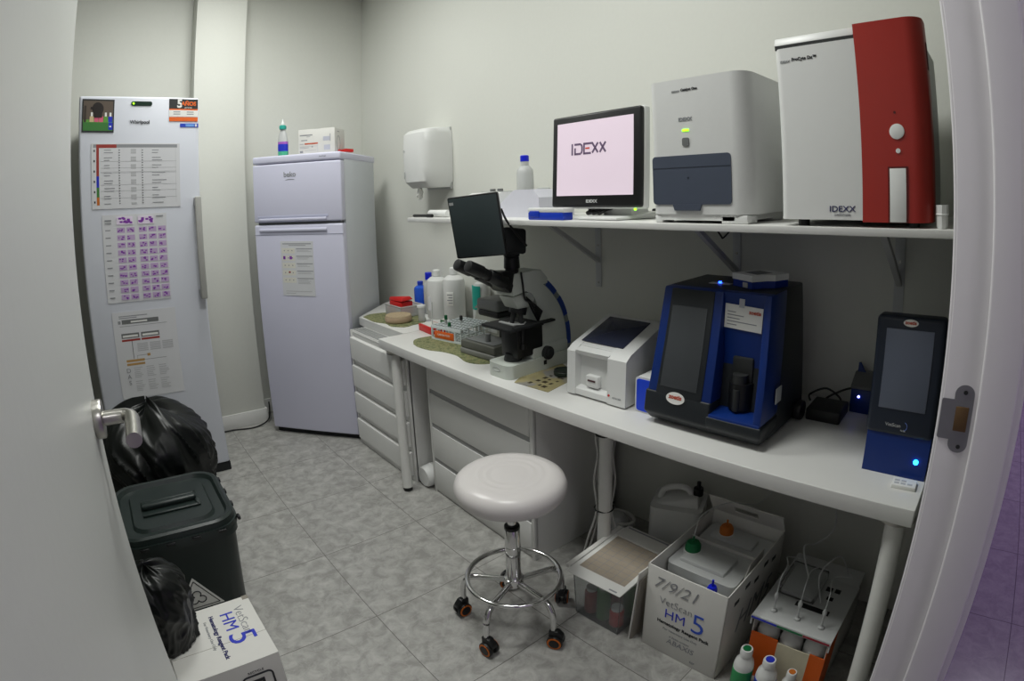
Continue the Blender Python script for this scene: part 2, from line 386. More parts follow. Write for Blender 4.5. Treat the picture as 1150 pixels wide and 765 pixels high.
# cell atlas
r_ = []
for i in range(10):
    z = 0.80 - i * 0.085; r_.append((0.04, 0.12, z + 0.02, z + 0.032, 2))
    for k in range(5):
        x = 0.22 + k * 0.15 + (0.04 if k > 1 else 0)
        if k < 5:
            r_.append((x, x + 0.125, z - 0.008, z + 0.052, 1))
            for q in range(4):
                ax = x + random.uniform(0.005, 0.085); az = z - 0.004 + random.uniform(0, 0.035); r_.append((ax, ax + random.uniform(0.02, 0.035), az, az + random.uniform(0.01, 0.018), 0))
for x in (0.22, 0.55):
    r_.append((x, x + 0.25, 0.885, 0.975, 3))
    for q in range(12):
        ax = x + random.uniform(0, 0.2); az = random.uniform(0.89, 0.95); r_.append((ax, ax + 0.045, az, az + 0.022, 0))
r_.append((0.84, 0.95, 0.965, 0.975, 2)); r_.append((0.04, 0.14, 0.93, 0.945, 2)); r_.append((0.04, 0.14, 0.90, 0.91, 2))
sheet('cell_atlas_sheet', 'laminated sheet with rows of purple cell photos, middle of the tall fridge', 0.325, 0.430, (-0.037, FY, 1.005), 0, 0.012, r_, [INKP, INKPL, INKG, mat('print_pale', 'E0D4E6', 0.5)])
# flow chart
r_ = [(0.10, 0.55, 0.945, 0.955, 3), (0.10, 0.38, 0.925, 0.935, 3), (0.14, 0.72, 0.86, 0.91, 0), (0.28, 0.54, 0.874, 0.892, 4), (0.08, 0.12, 0.865, 0.90, 3), (0.10, 0.85, 0.835, 0.84, 3),
      (0.11, 0.39, 0.70, 0.755, 0), (0.13, 0.37, 0.712, 0.735, 4), (0.42, 0.71, 0.70, 0.755, 0), (0.44, 0.69, 0.712, 0.735, 4), (0.11, 0.40, 0.665, 0.688, 1), (0.42, 0.71, 0.665, 0.688, 1),
      (0.26, 0.27, 0.46, 0.665, 0), (0.32, 0.50, 0.49, 0.495, 3), (0.32, 0.325, 0.45, 0.49, 3), (0.48, 0.53, 0.475, 0.505, 2), (0.14, 0.43, 0.425, 0.452, 2), (0.14, 0.43, 0.385, 0.410, 2), (0.43, 0.78, 0.435, 0.440, 3)]
for cx_ in (0.36, 0.56, 0.76):
    for z in [0.62, 0.60, 0.58, 0.56, 0.54]: r_.append((cx_ - 0.02, cx_ + 0.15, z, z + 0.012, 5))
    for z in [0.35, 0.325, 0.30, 0.28, 0.26, 0.24, 0.19, 0.165, 0.14, 0.12, 0.10, 0.08]: r_.append((cx_ - 0.12, cx_ - 0.12 + random.uniform(0.09, 0.16), z, z + 0.008, 5))
t = sheet('instruction_sheet', 'laminated flow-chart sheet with dark header and red bars, lowest on the tall fridge', 0.325, 0.445, (-0.030, FY, 0.512), 0, 0.012, r_, [MG, INKR, INKO, INKG, PAPER, INKL])
for i, s_ in enumerate('DAS'): text('lettering', s_, 0.032, INKG, t, (0.05, -0.0018, 0.145 - i * 0.032))

# ------------------------------------------------------------------ two-door fridge set diagonally
AB = -math.atan2(0.445, 0.403)
bk = thing('two_door_fridge', 'white fridge with freezer door above, standing diagonally beside the drawers', 'fridge', (1.0635, 3.1175, 0), AB)
hw = 0.299
b = B(); b.box(-hw + 0.004, hw - 0.004, 0.06, 0.545, 0.03, 1.725, 0.006); b.build('body', BKS, bk)
b = B(); b.box(-hw, hw, 0.0, 0.555, 1.688, 1.734, 0.012, seg=4); b.build('top_cover', BKW, bk)
def bdoor(name, z0, z1):
    b = B(); b.box(-hw, hw, 0.0, 0.056, z0, z1, 0.010, seg=4); return b.build(name, BKW, bk)
d1 = bdoor('freezer_door', 1.338, 1.684)
d2 = bdoor('door', 0.035, 1.322)
b = B(); b.box(-0.26, 0.20, -0.010, 0.004, 1.345, 1.362, 0.005, seg=3); b.box(-0.27, 0.21, -0.002, 0.002, 1.362, 1.376, 0.001, m=1); b.build('handle', [BKW, mat('shadow_grip_lilac', 'B4B6CC', 0.4)], d1)
b = B(); b.box(-0.26, 0.20, -0.010, 0.004, 1.282, 1.300, 0.005, seg=3); b.box(-0.299, 0.299, -0.0015, 0.002, 1.262, 1.265, 0, m=1); b.build('handle', [BKW, mat('seam_lilac', '9A9CB0', 0.5)], d2)
b = B(); b.box(-hw + 0.02, hw - 0.02, 0.02, 0.06, 1.322, 1.338); b.build('door_gap', MG, bk)
b = B(); b.box(-hw + 0.01, hw - 0.01, 0.03, 0.5, 0.0, 0.035); b.build('plinth', BLKM, bk)
text('logo', 'beko', 0.042, INKG, d1, (-0.035, -0.0012, 1.617), off=0.0008)
b = B(); b.tube([(-0.065 + 0.06 * k / 8, -0.001, 1.586 + 0.004 * math.sin(k / 8 * PI)) for k in range(9)], 0.0012, 6); b.build('logo_underline', INKG, d1)
text('lettering', 'No Frost', 0.012, INKG, bk, (0.185, -0.0012, 1.712))
r_ = [(0.06, 0.94, 0.945, 0.962, 0), (0.25, 0.78, 0.918, 0.930, 0)]
for i in range(5):
    z = 0.84 - i * 0.135; r_.append((0.04, 0.44, z - 0.06, z + 0.035, 3)); r_.append((0.48, 0.97, z + 0.015, z + 0.030, 0))
    for q in range(4 if i == 4 else 2): r_.append((0.50, 0.50 + random.uniform(0.3, 0.45), z - 0.01 - q * 0.022, z - q * 0.022, 2))
    for q in range(3): r_.append((0.10 + q * 0.12, 0.13 + q * 0.12, z - 0.02, z, 0 if i != 1 else 1))
r_ += [(0.07, 0.14, 0.67, 0.73, 1), (0.27, 0.34, 0.67, 0.73, 1), (0.22, 0.28, 0.42, 0.45, 4), (0.10, 0.90, 0.08, 0.09, 2), (0.10, 0.40, 0.04, 0.05, 2)]
M_ = Matrix.Translation((1.0635, 3.1175, 0)) @ Matrix.Rotation(AB, 4, 'Z')
p_ = M_ @ Vector((-0.122, -0.001, 0.900))
sheet('instruction_sheet', 'laminated sheet with small diagrams on the diagonal fridge door', 0.220, 0.325, p_, AB, 0.01, r_, [INKG, INKP, INKL, mat('print_cream', 'D8D6CC', 0.5), INKR])

def bottle(name, label, loc, r, h, body, cap, capr=0.5, neck=0.78, capm=1, caph=0.10, cat='bottle', group=None, sx=1.0, rz=0, extra=None):
    t = thing(name, label, cat, loc, rz, group)
    b = B(); b.lathe([(0, 0), (r * 0.92, 0), (r, r * 0.12), (r, h * (neck - 0.14)), (r * 0.93, h * (neck - 0.07)), (r * 0.6, h * (neck - 0.01)), (r * capr * 0.9, h * neck), (r * capr * 0.9, h * (1 - caph)), (0, h * (1 - caph))], sy=sx)
    b.build('body', body, t)
    b = B(); b.lathe([(0, h * (1 - caph) - 0.001), (r * capr, h * (1 - caph) - 0.001), (r * capr, h * 0.985), (r * capr * 0.85, h), (0, h)], n=24); b.build('cap', cap, t)
    return t
# detergent bottle on the fridge
p_ = M_ @ Vector((-0.125, 0.085, 1.734))
t = thing('detergent_bottle', 'clear and green washing-up bottle with teal cap on top of the fridge', 'bottle', p_, AB)
b = B(); b.lathe([(0, 0), (0.030, 0), (0.033, 0.006), (0.033, 0.04), (0.031, 0.046), (0.033, 0.07), (0.033, 0.10), (0.026, 0.135), (0.018, 0.155), (0.016, 0.165), (0, 0.165)], sy=0.65); b.build('body', TRANSL, t)
b = B(); b.lathe([(0, 0.0005), (0.0335, 0.0005), (0.0345, 0.006), (0.0345, 0.03), (0, 0.03)], sy=0.68); b.build('liquid_band', AQUA, t)
b = B(); b.lathe([(0.034, 0.028), (0.0345, 0.045), (0.0345, 0.066), (0.0338, 0.074), (0.02, 0.074), (0.02, 0.028)], sy=0.68, m=0); b.lathe([(0.0338, 0.074), (0.034, 0.088), (0.02, 0.088), (0.02, 0.074)], sy=0.68, m=1); b.build('label_band', [INKB, mat('label_magenta', 'A860C0', 0.5)], t)
b = B(); b.lathe([(0, 0.165), (0.021, 0.165), (0.022, 0.17), (0.022, 0.185), (0.018, 0.190), (0, 0.190)]); b.build('cap', TEALC, t)
b = B(); b.lathe([(0, 0.19), (0.010, 0.19), (0.009, 0.207), (0.005, 0.212), (0.004, 0.228), (0, 0.228)], n=16); b.build('nozzle', WP, t)
# printed carton on the fridge
p_ = M_ @ Vector((0.110, 0.075, 1.734))
t = thing('printed_carton', 'small white printed carton lying on top of the fridge', 'box', p_, AB + 0.02)
b = B(); b.box(-0.120, 0.120, 0, 0.15, 0, 0.150, 0.002); b.build('carton', CARD, t)
b = B()
for r in [(-0.11, -0.025, 0.112, 0.118, 0), (-0.065, -0.04, 0.103, 0.107, 1), (-0.10, -0.06, 0.082, 0.087, 0), (-0.078, 0.01, 0.059, 0.067, 2), (-0.11, -0.085, 0.060, 0.064, 1),
          (-0.11, 0.005, 0.046, 0.048, 1), (-0.11, -0.05, 0.038, 0.041, 1), (-0.11, -0.09, 0.010, 0.022, 0), (-0.075, 0.0, 0.022, 0.024, 1), (-0.03, -0.024, 0.040, 0.048, 0), (0.008, 0.01, 0.01, 0.06, 3),
          (0.045, 0.09, 0.075, 0.10, 3), (0.088, 0.095, 0.07, 0.115, 1), (0.05, 0.09, 0.02, 0.05, 3), (-0.01, 0.03, 0.1495, 0.1498, 1)]:
    b.box(r[0], r[1], -0.0008, 0.0005, r[2], r[3], m=r[4])
b.build('print', [INKG, INKL, mat('rust_print', 'C0583A', 0.5), mat('pale_grey_print', 'B8BAC6', 0.5)], t)
b = B(); b.tube([(0.1206, 0.055 + 0.026 * math.cos(a), 0.062 + 0.042 * math.sin(a)) for a in [k * PI / 12 for k in range(24)]], 0.0014, 6, closed=True); b.box(0.1202, 0.1210, 0.04, 0.07, 0.128, 0.132); b.box(0.02, 0.119, 0.03, 0.034, 0.1495, 0.1505)
b.build('side_print', INKG, t)
# red cable on the fridge
p_ = M_ @ Vector((0.262, 0.16, 1.735))
t = thing('red_strap', 'short red rubber strap lying on the fridge behind the carton', 'strap', p_, AB + 0.9)
b = B(); b.prism([(-0.05, 0.0), (-0.02, 0.0), (0.0, 0.008), (0.055, 0.006), (0.055, 0.024), (0.0, 0.026), (-0.02, 0.018), (-0.05, 0.018)], 'y', 0, 0.035, 0.003); b.build('band', REDB, t)
b = B(); b.box(-0.047, -0.028, -0.001, 0.036, 0.0, 0.02, 0.003); b.build('buckle', REDB, t)
# power cord along the back baseboard
b = B(); b.tube(smooth_path([(0.50, 3.50, 0.006), (0.62, 3.50, 0.006), (0.76, 3.47, 0.006), (0.86, 3.50, 0.02), (0.90, 3.56, 0.05), (0.93, 3.66, 0.09)], 6), 0.005, 8)
o = b.build('mains_lead', BLK); tag(o, 'black power cord on the floor between the two fridges', 'cord')

# ------------------------------------------------------------------ drawer units
def pull(b, y0, y1, z, m=0, sgn=1):
    pass
u1 = thing('drawer_unit', 'white four-drawer unit standing against the diagonal fridge', 'drawer unit', (1.262, 2.885, 0), FX)
w1 = 0.645
b = B(); b.box(0, w1, 0.010, 0.52, 0, 0.707, 0.002); b.box(0, 0.016, 0, 0.02, 0, 0.707, 0.002); b.box(w1 - 0.018, w1, 0, 0.02, 0, 0.707, 0.002); b.build('carcass', LAM, u1)
zz = [0.035, 0.202, 0.369, 0.536, 0.703]
for i in range(4):
    z0, z1 = zz[i], zz[i + 1]
    b = B(); b.prism([(0.008, z0), (0.008, z1 - 0.004), (0.004, z1 - 0.004), (0.007, z1 - 0.034), (-0.012, z1 - 0.038), (-0.014, z1 - 0.046), (-0.012, z0 + 0.005), (-0.008, z0)], 'x', 0.019, w1 - 0.021, 0.0015)
    b.build('drawer', LAMF, u1)
b = B(); b.box(0.016, w1 - 0.018, 0.001, 0.012, 0.0, 0.033); b.build('plinth', LAMF, u1)
b = B(); b.box(0.018, 0.466, 0.014, 0.088, 0.707, 0.7082)
for k in range(4): b.box(0.018, 0.466, 0.018 + k * 0.018, 0.027 + k * 0.018, 0.708, 0.7105, 0.0006)
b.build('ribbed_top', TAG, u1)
u2 = thing('drawer_unit', 'white drawer unit under the worktop behind the round stool', 'drawer unit', (1.292, 2.112, 0), FX - 0.038)
w1b = 0.752
b = B(); b.box(0, w1b, 0.008, 0.46, 0, 0.700, 0.002); b.box(0, 0.016, 0, 0.02, 0, 0.700, 0.002); b.box(w1b - 0.018, w1b, 0, 0.02, 0, 0.700, 0.002); b.build('carcass', LAM, u2)
zz = [0.02, 0.200, 0.385, 0.560, 0.692]
for i in range(4):
    z0, z1 = zz[i], zz[i + 1]
    b = B(); b.box(0.018, w1b - 0.02, 0.0, 0.014, z0, z1 - (0.024 if i < 3 else 0.002), 0.0015); b.build('drawer', LAMF, u2)
    if i < 3:
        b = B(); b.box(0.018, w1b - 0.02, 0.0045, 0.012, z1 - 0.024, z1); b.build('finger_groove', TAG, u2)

# white container lying between the drawer units
t = thing('plastic_drum', 'blurred white plastic drum on the floor between the two drawer units', 'drum', (1.32, 2.178, 0.062), FX)
b = B(); b.lathe([(0, 0), (0.048, 0.0), (0.055, 0.010), (0.057, 0.03), (0.057, 0.27), (0.05, 0.285), (0, 0.29)], M=Matrix.Translation((0, -0.05, -0.005)) @ Matrix.Rotation(-PI / 2, 4, 'X'), n=36); b.build('body', WPM, t)
b = B()
for yy in (0.0, 0.19):
    b = B(); b.lathe([(0.056, 0), (0.0605, 0.004), (0.056, 0.008)], M=Matrix.Translation((0, yy, -0.005)) @ Matrix.Rotation(-PI / 2, 4, 'X'), n=36); b.build('rib', WPM, t)

# ------------------------------------------------------------------ worktops and legs
b = B(); b.box(1.208, 1.795, 0.085, 2.415, ZT - 0.046, ZT, 0.0025, seg=3)
tag(b.build('worktop', LAM), 'long white worktop carrying the microscope and the analysers', 'worktop')
b = B(); b.prism([(1.355, 2.417), (1.795, 2.417), (1.795, 3.30), (1.69, 3.24), (1.355, 2.945)], 'z', 0.7085, ZT, 0.002)
tag(b.build('worktop', LAM), 'short set-back white worktop piece over the drawers beside the fridge', 'worktop')
def leg(label, top, foot, cable=False, grp='worktop legs'):
    t = thing('table_leg', label, 'leg', (foot[0], foot[1], 0), group=None)
    dx, dy = top[0] - foot[0], top[1] - foot[1]
    b = B(); b.cyl((0, 0, 0.018), (dx, dy, 0.705), 0.0245, n=28); b.build('tube', LEGW, t)
    b = B(); b.cyl((0, 0, 0), (0, 0, 0.02), 0.0235, n=28, bev=0.003); b.build('foot', BLK, t)
    b = B(); b.cyl((dx, dy, 0.700), (dx, dy, 0.7085), 0.045, n=28); b.build('mounting_plate', STEEL, t)
    return t
leg('slim white worktop leg in front of the drawers near the fridge', (1.238, 2.300), (1.190, 2.205))
leg('white worktop leg with strapped cables behind the round stool', (1.372, 1.103), (1.372, 1.103))
leg('white worktop leg nearest the door frame', (1.256, 0.128), (1.222, 0.104))
t = thing('cable_bundle', 'bundle of white cables tied along the middle worktop leg', 'cable', (1.372, 1.103, 0))
for k, (dx, dy) in enumerate(((0.032, 0.012), (0.030, -0.006), (0.012, 0.035), (-0.004, 0.0345))):
    b = B(); b.tube(smooth_path([(dx * 1.0, dy * 1.0, 0.69), (dx * 1.35, dy * 1.3, 0.6), (dx * 1.02, dy * 1.02, 0.53), (dx * 1.5, dy * 1.4, 0.42), (dx * 1.02, dy, 0.30), (dx * 2.2, dy * 2, 0.16), (dx * 1.5, dy * 3, 0.02)], 5), 0.004, 8); b.build('cable', WIRE, t)
for z in (0.62, 0.315):
    b = B(); b.tube([(0.008 + 0.035 * math.cos(a), 0.010 + 0.035 * math.sin(a), z) for a in [k * PI / 12 for k in range(24)]], 0.003, 6, closed=True); b.tube([(0.044, 0.01, z), (0.07, 0.0, z + 0.012), (0.10, -0.04, z + 0.05)] if z > .5 else [(0.044, 0.01, z), (0.055, 0.0, z + 0.006)], 0.0022, 6); b.build('cable_tie', BLK, t)

# ------------------------------------------------------------------ upper shelf and brackets
b = B(); b.box(1.25, 1.797, 0.06, 2.135, ZS - 0.018, ZS, 0.0015)
tag(b.build('wall_shelf', LAM), 'long white wall shelf above the worktop', 'shelf')
def bracket(y, label, ul=-0.30):
    t = thing('shelf_bracket', label, 'bracket', (1.798, y, ZS - 0.0185), FX)
    b = B(); b.box(-0.016, 0.016, -0.003, 0.0, ul, 0, 0.001); b.build('upright', mat('bracket_paint', 'C0C3C4', 0.5), t)
    b = B(); b.box(-0.016, 0.016, -0.46, 0, -0.004, 0, 0.001); b.build('arm', GP, t)
    b = B(); b.hull([(x, yy, z) for x in (-0.009, 0.009) for yy, z in ((-0.33, -0.003), (-0.30, -0.003), (-0.003, -0.195), (-0.003, -0.175))]); b.build('brace', GP, t)
    for z in (-0.12, ul + 0.02):
        b = B(); b.cyl((0, -0.006, z), (0, -0.002, z), 0.0045, n=12); b.build('screw', STEEL, t)
bracket(0.845, 'grey shelf bracket on the wall above the large blue analyser')
bracket(0.275, 'grey shelf bracket on the wall above the small dark analyser')
bracket(1.49, 'grey shelf bracket on the wall behind the microscope')

# ------------------------------------------------------------------ white and red haematology analyser
t = thing('haematology_analyser', 'tall white and red analyser at the right end of the shelf', 'analyser', (1.262, 0.301, ZS), FX)
# local x from -0.175 to 0.175
def rr2(x0, x1, y0, y1, r, n=6, corners=(1, 1, 1, 1)):
    p = []
    for k, (cx_, cy_, a0) in enumerate(((x1, y1, 0), (x0, y1, PI / 2), (x0, y0, PI), (x1, y0, 1.5 * PI))):
        rr = r * corners[k] + 1e-4
        ox = -rr if k in (0, 3) else rr; oy = -rr if k in (0, 1) else rr
        for i in range(n + 1): p.append((cx_ + ox + rr * math.cos(a0 + PI / 2 * i / n), cy_ + oy + rr * math.sin(a0 + PI / 2 * i / n)))
    return p
b = B(); b.prism(rr2(-0.175, 0.160, 0.02, 0.40, 0.01), 'z', 0.018, 0.425, 0.004); b.build('body', WPM, t)
b = B(); b.prism(rr2(-0.175, 0.022, 0.0, 0.05, 0.018, corners=(0, 0, 1, 0)), 'z', 0.016, 0.418, 0.003); fp = b.build('front_panel', WP, t)
b = B(); b.hull([(x, y, z) for x in (-0.174, 0.022) for y, z in ((0.001, 0.426), (0.05, 0.426), (0.05, 0.449), (0.010, 0.446))], 0.003); b.build('top_panel', WP, t)
b = B(); b.box(-0.172, 0.021, 0.003, 0.05, 0.416, 0.428); b.build('seam', DKG, t)
b = B(); b.prism(rr2(0.022, 0.175, 0.0, 0.09, 0.040, 8, corners=(0.3, 0, 0, 1)), 'z', 0.012, 0.450, 0.014, seg=5); rp = b.build('red_panel', RED, t)
b = B(); b.cyl((0.103, -0.0025, 0.205), (0.103, 0.002, 0.205), 0.0165, n=32, bev=0.0008); b.build('power_button', WP, rp)
b = B(); b.cyl((0.104, -0.002, 0.164), (0.104, 0.002, 0.164), 0.0052, n=20); b.build('indicator', WP, rp)
b = B(); b.cyl((0.100, -0.001, 0.246), (0.100, 0.002, 0.246), 0.003, n=12); b.build('indicator_dot', mat('dark_red', '4A0E0C', 0.5), rp)
b = B(); b.box(0.080, 0.124, -0.0018, 0.002, 0.012, 0.131, 0, m=1); b.box(0.084, 0.120, -0.003, 0.002, 0.013, 0.127, 0.001, m=0); b.build('sample_door', [WP, mat('dark_red_groove', '5A1410', 0.5)], rp)
b = B(); b.box(0.1735, 0.1765, 0.045, 0.065, 0.34, 0.40, 0.001); b.build('side_slot', mat('dark_red_slot', '4A100E', 0.5), rp)
text('logo', 'IDEXX', 0.0185, INKD, fp, (-0.025, -0.0008, 0.040), off=0.0001, sx=1.15)
text('lettering', 'LABORATORIES', 0.0055, INKG, fp, (-0.025, -0.0008, 0.0275))
text('lettering', 'IDEXX', 0.0085, INKG, fp, (-0.148, -0.0008, 0.385)); text('lettering', 'ProCyte Dx™', 0.0105, INK, fp, (-0.100, -0.0008, 0.388), off=0.0003)
b = B()
for x in (-0.13, 0.13): b.cyl((x, 0.04, 0), (x, 0.04, 0.018), 0.014, n=20); b.cyl((x, 0.34, 0), (x, 0.34, 0.018), 0.014, n=20)
b.build('feet', BLK, t)
# small white thing beside it
t = thing('plastic_cuvette_holder', 'small white plastic cup beside the red and white analyser', 'cup', (1.285, 0.106, ZS))
b = B(); b.lathe([(0, 0), (0.010, 0), (0.012, 0.006), (0.0125, 0.03), (0.0135, 0.031), (0.0135, 0.05), (0.011, 0.05), (0.011, 0.01), (0, 0.01)], n=8); b.build('cup', WP, t)
b = B(); b.lathe([(0.0135, 0.028), (0.015, 0.030), (0.0135, 0.032)], n=8); b.build('rim', WP, t)

# ------------------------------------------------------------------ white chemistry analyser
t = thing('chemistry_analyser', 'rounded white analyser with slate drawer in the middle of the shelf', 'analyser', (1.268, 0.705, ZS), FX)
hwc = 0.148
b = B(); b.prism(rr2(-hwc, hwc, 0, 0.34, 0.048, 10, (0.4, 0.4, 0.5, 1)), 'z', 0.024, 0.385, 0.014, seg=5); b.build('shell', WPM, t)
b = B(); b.prism(rr2(-hwc + 0.004, hwc - 0.018, 0.004, 0.30, 0.03, 8), 'z', 0.008, 0.030, 0.002); b.build('base', WP, t)
b = B()
for x0, x1 in ((-hwc + 0.006, -hwc + 0.03), (0.062, hwc - 0.012)): b.box(x0, x1, 0.004, 0.07, 0, 0.022, 0.004)
b.box(-hwc + 0.01, hwc - 0.02, 0.2, 0.28, 0, 0.02, 0.004)
b.build('feet', WP, t)
b = B(); b.prism(rrect(-0.142, 0.096, 0.050, 0.180, 0.010), 'y', -0.0025, 0.004, 0.001); dw = b.build('drawer', SLATE, t)
b = B(); b.box(-0.141, 0.095, -0.0032, 0, 0.147, 0.1485); b.cyl((-0.03, -0.0034, 0.120), (-0.03, 0, 0.120), 0.0028, n=12); b.build('drawer_seam', mat('dark_slate', '2C3240', 0.5), dw)
b = B(); b.prism([(-0.078, 0.050), (0.010, 0.050), (0.004, 0.034), (-0.072, 0.034)], 'y', -0.006, 0.004, 0.002); b.build('drawer_pull', SLATE, dw)
b = B(); b.box(-0.044, -0.024, -0.002, 0.002, 0.243, 0.249, 0.001); b.build('status_light', LEDG, t)
b = B(); b.prism(rrect(-0.045, -0.024, 0.204, 0.226, 0.005), 'y', -0.0025, 0.002, 0.0005); b.build('power_button', MG, t)
text('logo', 'IDEXX', 0.013, INKG, t, (-0.034, -0.0008, 0.275), off=0.0005, sx=1.1)
text('lettering', 'IDEXX', 0.0085, INKG, t, (-0.060, -0.0008, 0.352)); text('lettering', 'Catalyst One', 0.0095, INK, t, (-0.018, -0.0008, 0.354), off=0.0004)

# ------------------------------------------------------------------ monitor workstation
t = thing('monitor', 'black-framed monitor with lit pink screen on the shelf', 'monitor', (1.345, 1.135, ZS), FX - 0.02)
mw, mz0, mz1 = 0.192, 0.040, 0.350
T_ = Matrix.Translation((0, 0.0, 0)) @ Matrix.Rotation(math.radians(-4), 4, 'X')
b = B(); b.box(-mw, mw, 0.012, 0.045, mz0 - 0.004, mz1 + 0.004, 0.008, seg=3, M=T_); b.build('back_shell', WP, t)
b = B(); b.box(-mw + 0.002, mw - 0.002, -0.004, 0.018, mz0, mz1, 0.008, seg=3, M=T_); bz = b.build('bezel', BLK, t)
b = B(); b.box(-0.163, 0.163, -0.006, 0.0, mz0 + 0.038, mz1 - 0.026, 0, M=T_); b.build('screen', LCDP, t)
def on(x, y, z): return tuple(T_ @ Vector((x, y, z)))
rt = (PI / 2 - math.radians(4), 0, 0)
# screen wordmark drawn as bars: I D E X X
b = B(); zc_ = 0.232; hh = 0.019
def bar(x0, z0, x1, z1, w=0.0066):
    d = Vector((x1 - x0, 0, z1 - z0)); n = Vector((-d.z, 0, d.x)).normalized() * w / 2
    p = [(x0 + n.x, z0 + n.z), (x1 + n.x, z1 + n.z), (x1 - n.x, z1 - n.z), (x0 - n.x, z0 - n.z)]
    b.prism(p, 'y', -0.0068, -0.0055, M=T_)
x = -0.092
bar(x, zc_ - hh, x, zc_ + hh)
x += 0.013; bar(x - 0.003, zc_ + hh - 0.003, x + 0.026, zc_ + hh - 0.003); bar(x - 0.003, zc_ - hh + 0.003, x + 0.026, zc_ - hh + 0.003); bar(x + 0.0, zc_ - hh, x + 0.0, zc_ + 0.004); bar(x + 0.027, zc_ + hh - 0.004, x + 0.031, zc_ + 0.008); bar(x + 0.031, zc_ + 0.008, x + 0.031, zc_ - 0.008); bar(x + 0.031, zc_ - 0.008, x + 0.027, zc_ - hh + 0.004)
x += 0.038; bar(x, zc_ + hh - 0.003, x + 0.032, zc_ + hh - 0.003); bar(x, zc_ - hh + 0.003, x + 0.032, zc_ - hh + 0.003); bar(x + 0.002, zc_ - hh, x + 0.002, zc_ + hh)
for k in range(2):
    xx = x + 0.032 + k * 0.032; bar(xx, zc_ + hh - 0.003, xx + 0.008, zc_ + hh - 0.003) if k == 0 else None
    bar(xx + 0.006, zc_ + hh - 0.003, xx + 0.030, zc_ - hh + 0.003); bar(xx + 0.006, zc_ - hh + 0.003, xx + 0.030, zc_ + hh - 0.003)
b.build('screen_logo', mat('logo_mauve', '6E5A78', 0.5), t)
b = B(); b.box(x + 0.008, x + 0.026, -0.0070, -0.0055, zc_ - 0.002, zc_ + 0.003, M=T_); b.build('logo_accent', mat('logo_red', 'D84A3A', 0.5), t)
text('logo', 'IDEXX', 0.0135, GP, t, on(-0.005, -0.0048, mz0 + 0.019), rt, off=0.0006, sx=1.2)
b = B(); b.cyl(on(0.168, -0.002, mz0 - 0.006), on(0.168, 0.004, mz0 - 0.006), 0.0035, n=12); b.build('power_light', LEDG, t)
b = B(); b.hull([(x_, y_, z_) for x_, y_, z_ in ((-0.052, -0.035, 0.002), (0.125, -0.035, 0.002), (0.16, 0.17, 0.002), (-0.04, 0.17, 0.002), (-0.052, -0.035, 0.009), (0.125, -0.035, 0.009), (0.16, 0.17, 0.022), (-0.04, 0.17, 0.022))], 0.002); b.build('stand_base', WP, t)
b = B(); b.hull([(x_, y_, z_) for x_ in (0.0, 0.12) for y_, z_ in ((0.05, 0.012), (0.15, 0.012), (0.07, 0.16), (0.035, 0.16))], 0.006); b.build('stand_neck', WP, t)
b = B()
for k in range(3): b.tube(smooth_path([(-0.06 + k * 0.02, 0.03, 0.050), (-0.04 + k * 0.015, 0.035, 0.03), (-0.04 + k * 0.025, 0.02, 0.020), (0.01 + k * 0.01, 0.03, 0.032), (0.04, 0.05, 0.036)], 5), 0.0065, 8)
b.build('cables', BLK, t)
t = thing('network_router', 'dark wireless antenna unit between the monitor and white analyser', 'router', (1.555, 0.99, ZS), FX)
b = B(); b.box(-0.06, 0.055, 0.0, 0.12, 0.0, 0.028, 0.005); b.build('body', BLK, t)
b = B(); b.box(-0.012, -0.001, 0.02, 0.03, 0.02, 0.20, 0.003); b.build('antenna', BLK, t)
b = B(); b.hull([(-0.012, 0.015, 0.02), (0.045, 0.015, 0.02), (-0.012, 0.05, 0.02), (0.045, 0.05, 0.02), (-0.010, 0.025, 0.10), (0.004, 0.025, 0.10), (-0.01, 0.04, 0.10), (0.02, 0.04, 0.085)], 0.003); b.build('bracket', DKG, t)

# blue and white kit on the shelf
t = thing('meter_box', 'small white and blue meter box on the shelf left of the monitor', 'meter', (1.275, 1.279, ZS), FX)
b = B(); b.box(-0.088, 0.076, 0, 0.050, 0, 0.026, 0.004); b.build('base', BLUES, t)
b = B(); b.box(-0.090, 0.078, 0.0, 0.052, 0.0245, 0.040, 0.004); b.build('lid', WP, t)
b = B(); b.box(-0.078, -0.032, -0.003, 0.004, 0.010, 0.030, 0.002); b.build('clasp', BLUES, t)
# white device with sloping top (behind the tablet)
t = thing('label_printer', 'white desktop device with sloping top on shelf behind the tablet', 'device', (1.40, 1.675, ZS), FX)
b = B(); b.prism([(0.0, 0), (0.19, 0), (0.19, 0.100), (0.04, 0.100), (0.0, 0.085)], 'x', -0.22, -0.021, 0.008, seg=3); b.build('body', WP, t)
b = B(); b.prism([(-0.02, 0), (-0.02, 0.03), (0.09, 0.101), (0.105, 0.106), (0.205, 0.106), (0.235, 0.075), (0.238, 0)], 'y', 0.0, 0.19, 0.006, seg=3); b.build('sloping_section', mat('pale_lilac_plastic', 'D4D4DE', 0.4), t)
b = B(); b.hull([(x, y, z) for x in (-0.18, -0.06) for y in (0.06, 0.15) for z in (0.098, 0.104)]); b.build('display', GP, t)
# small label vials on top of it / behind
for k, dy in enumerate((0.0, 0.055)):
    t = thing('specimen_vial', ['small white vial with dark cap standing behind the sloping device, further from the monitor', 'small white vial with dark cap standing behind the sloping device, nearer the bottle'][k], 'vial', (1.66, 2.02 - dy, ZS))
    b = B(); b.lathe([(0, 0), (0.013, 0), (0.013, 0.105), (0, 0.105)], n=16); b.build('body', WP, t)
    b = B(); b.lathe([(0, 0.105), (0.014, 0.105), (0.014, 0.118), (0, 0.118)], n=16); b.build('cap', MG, t)
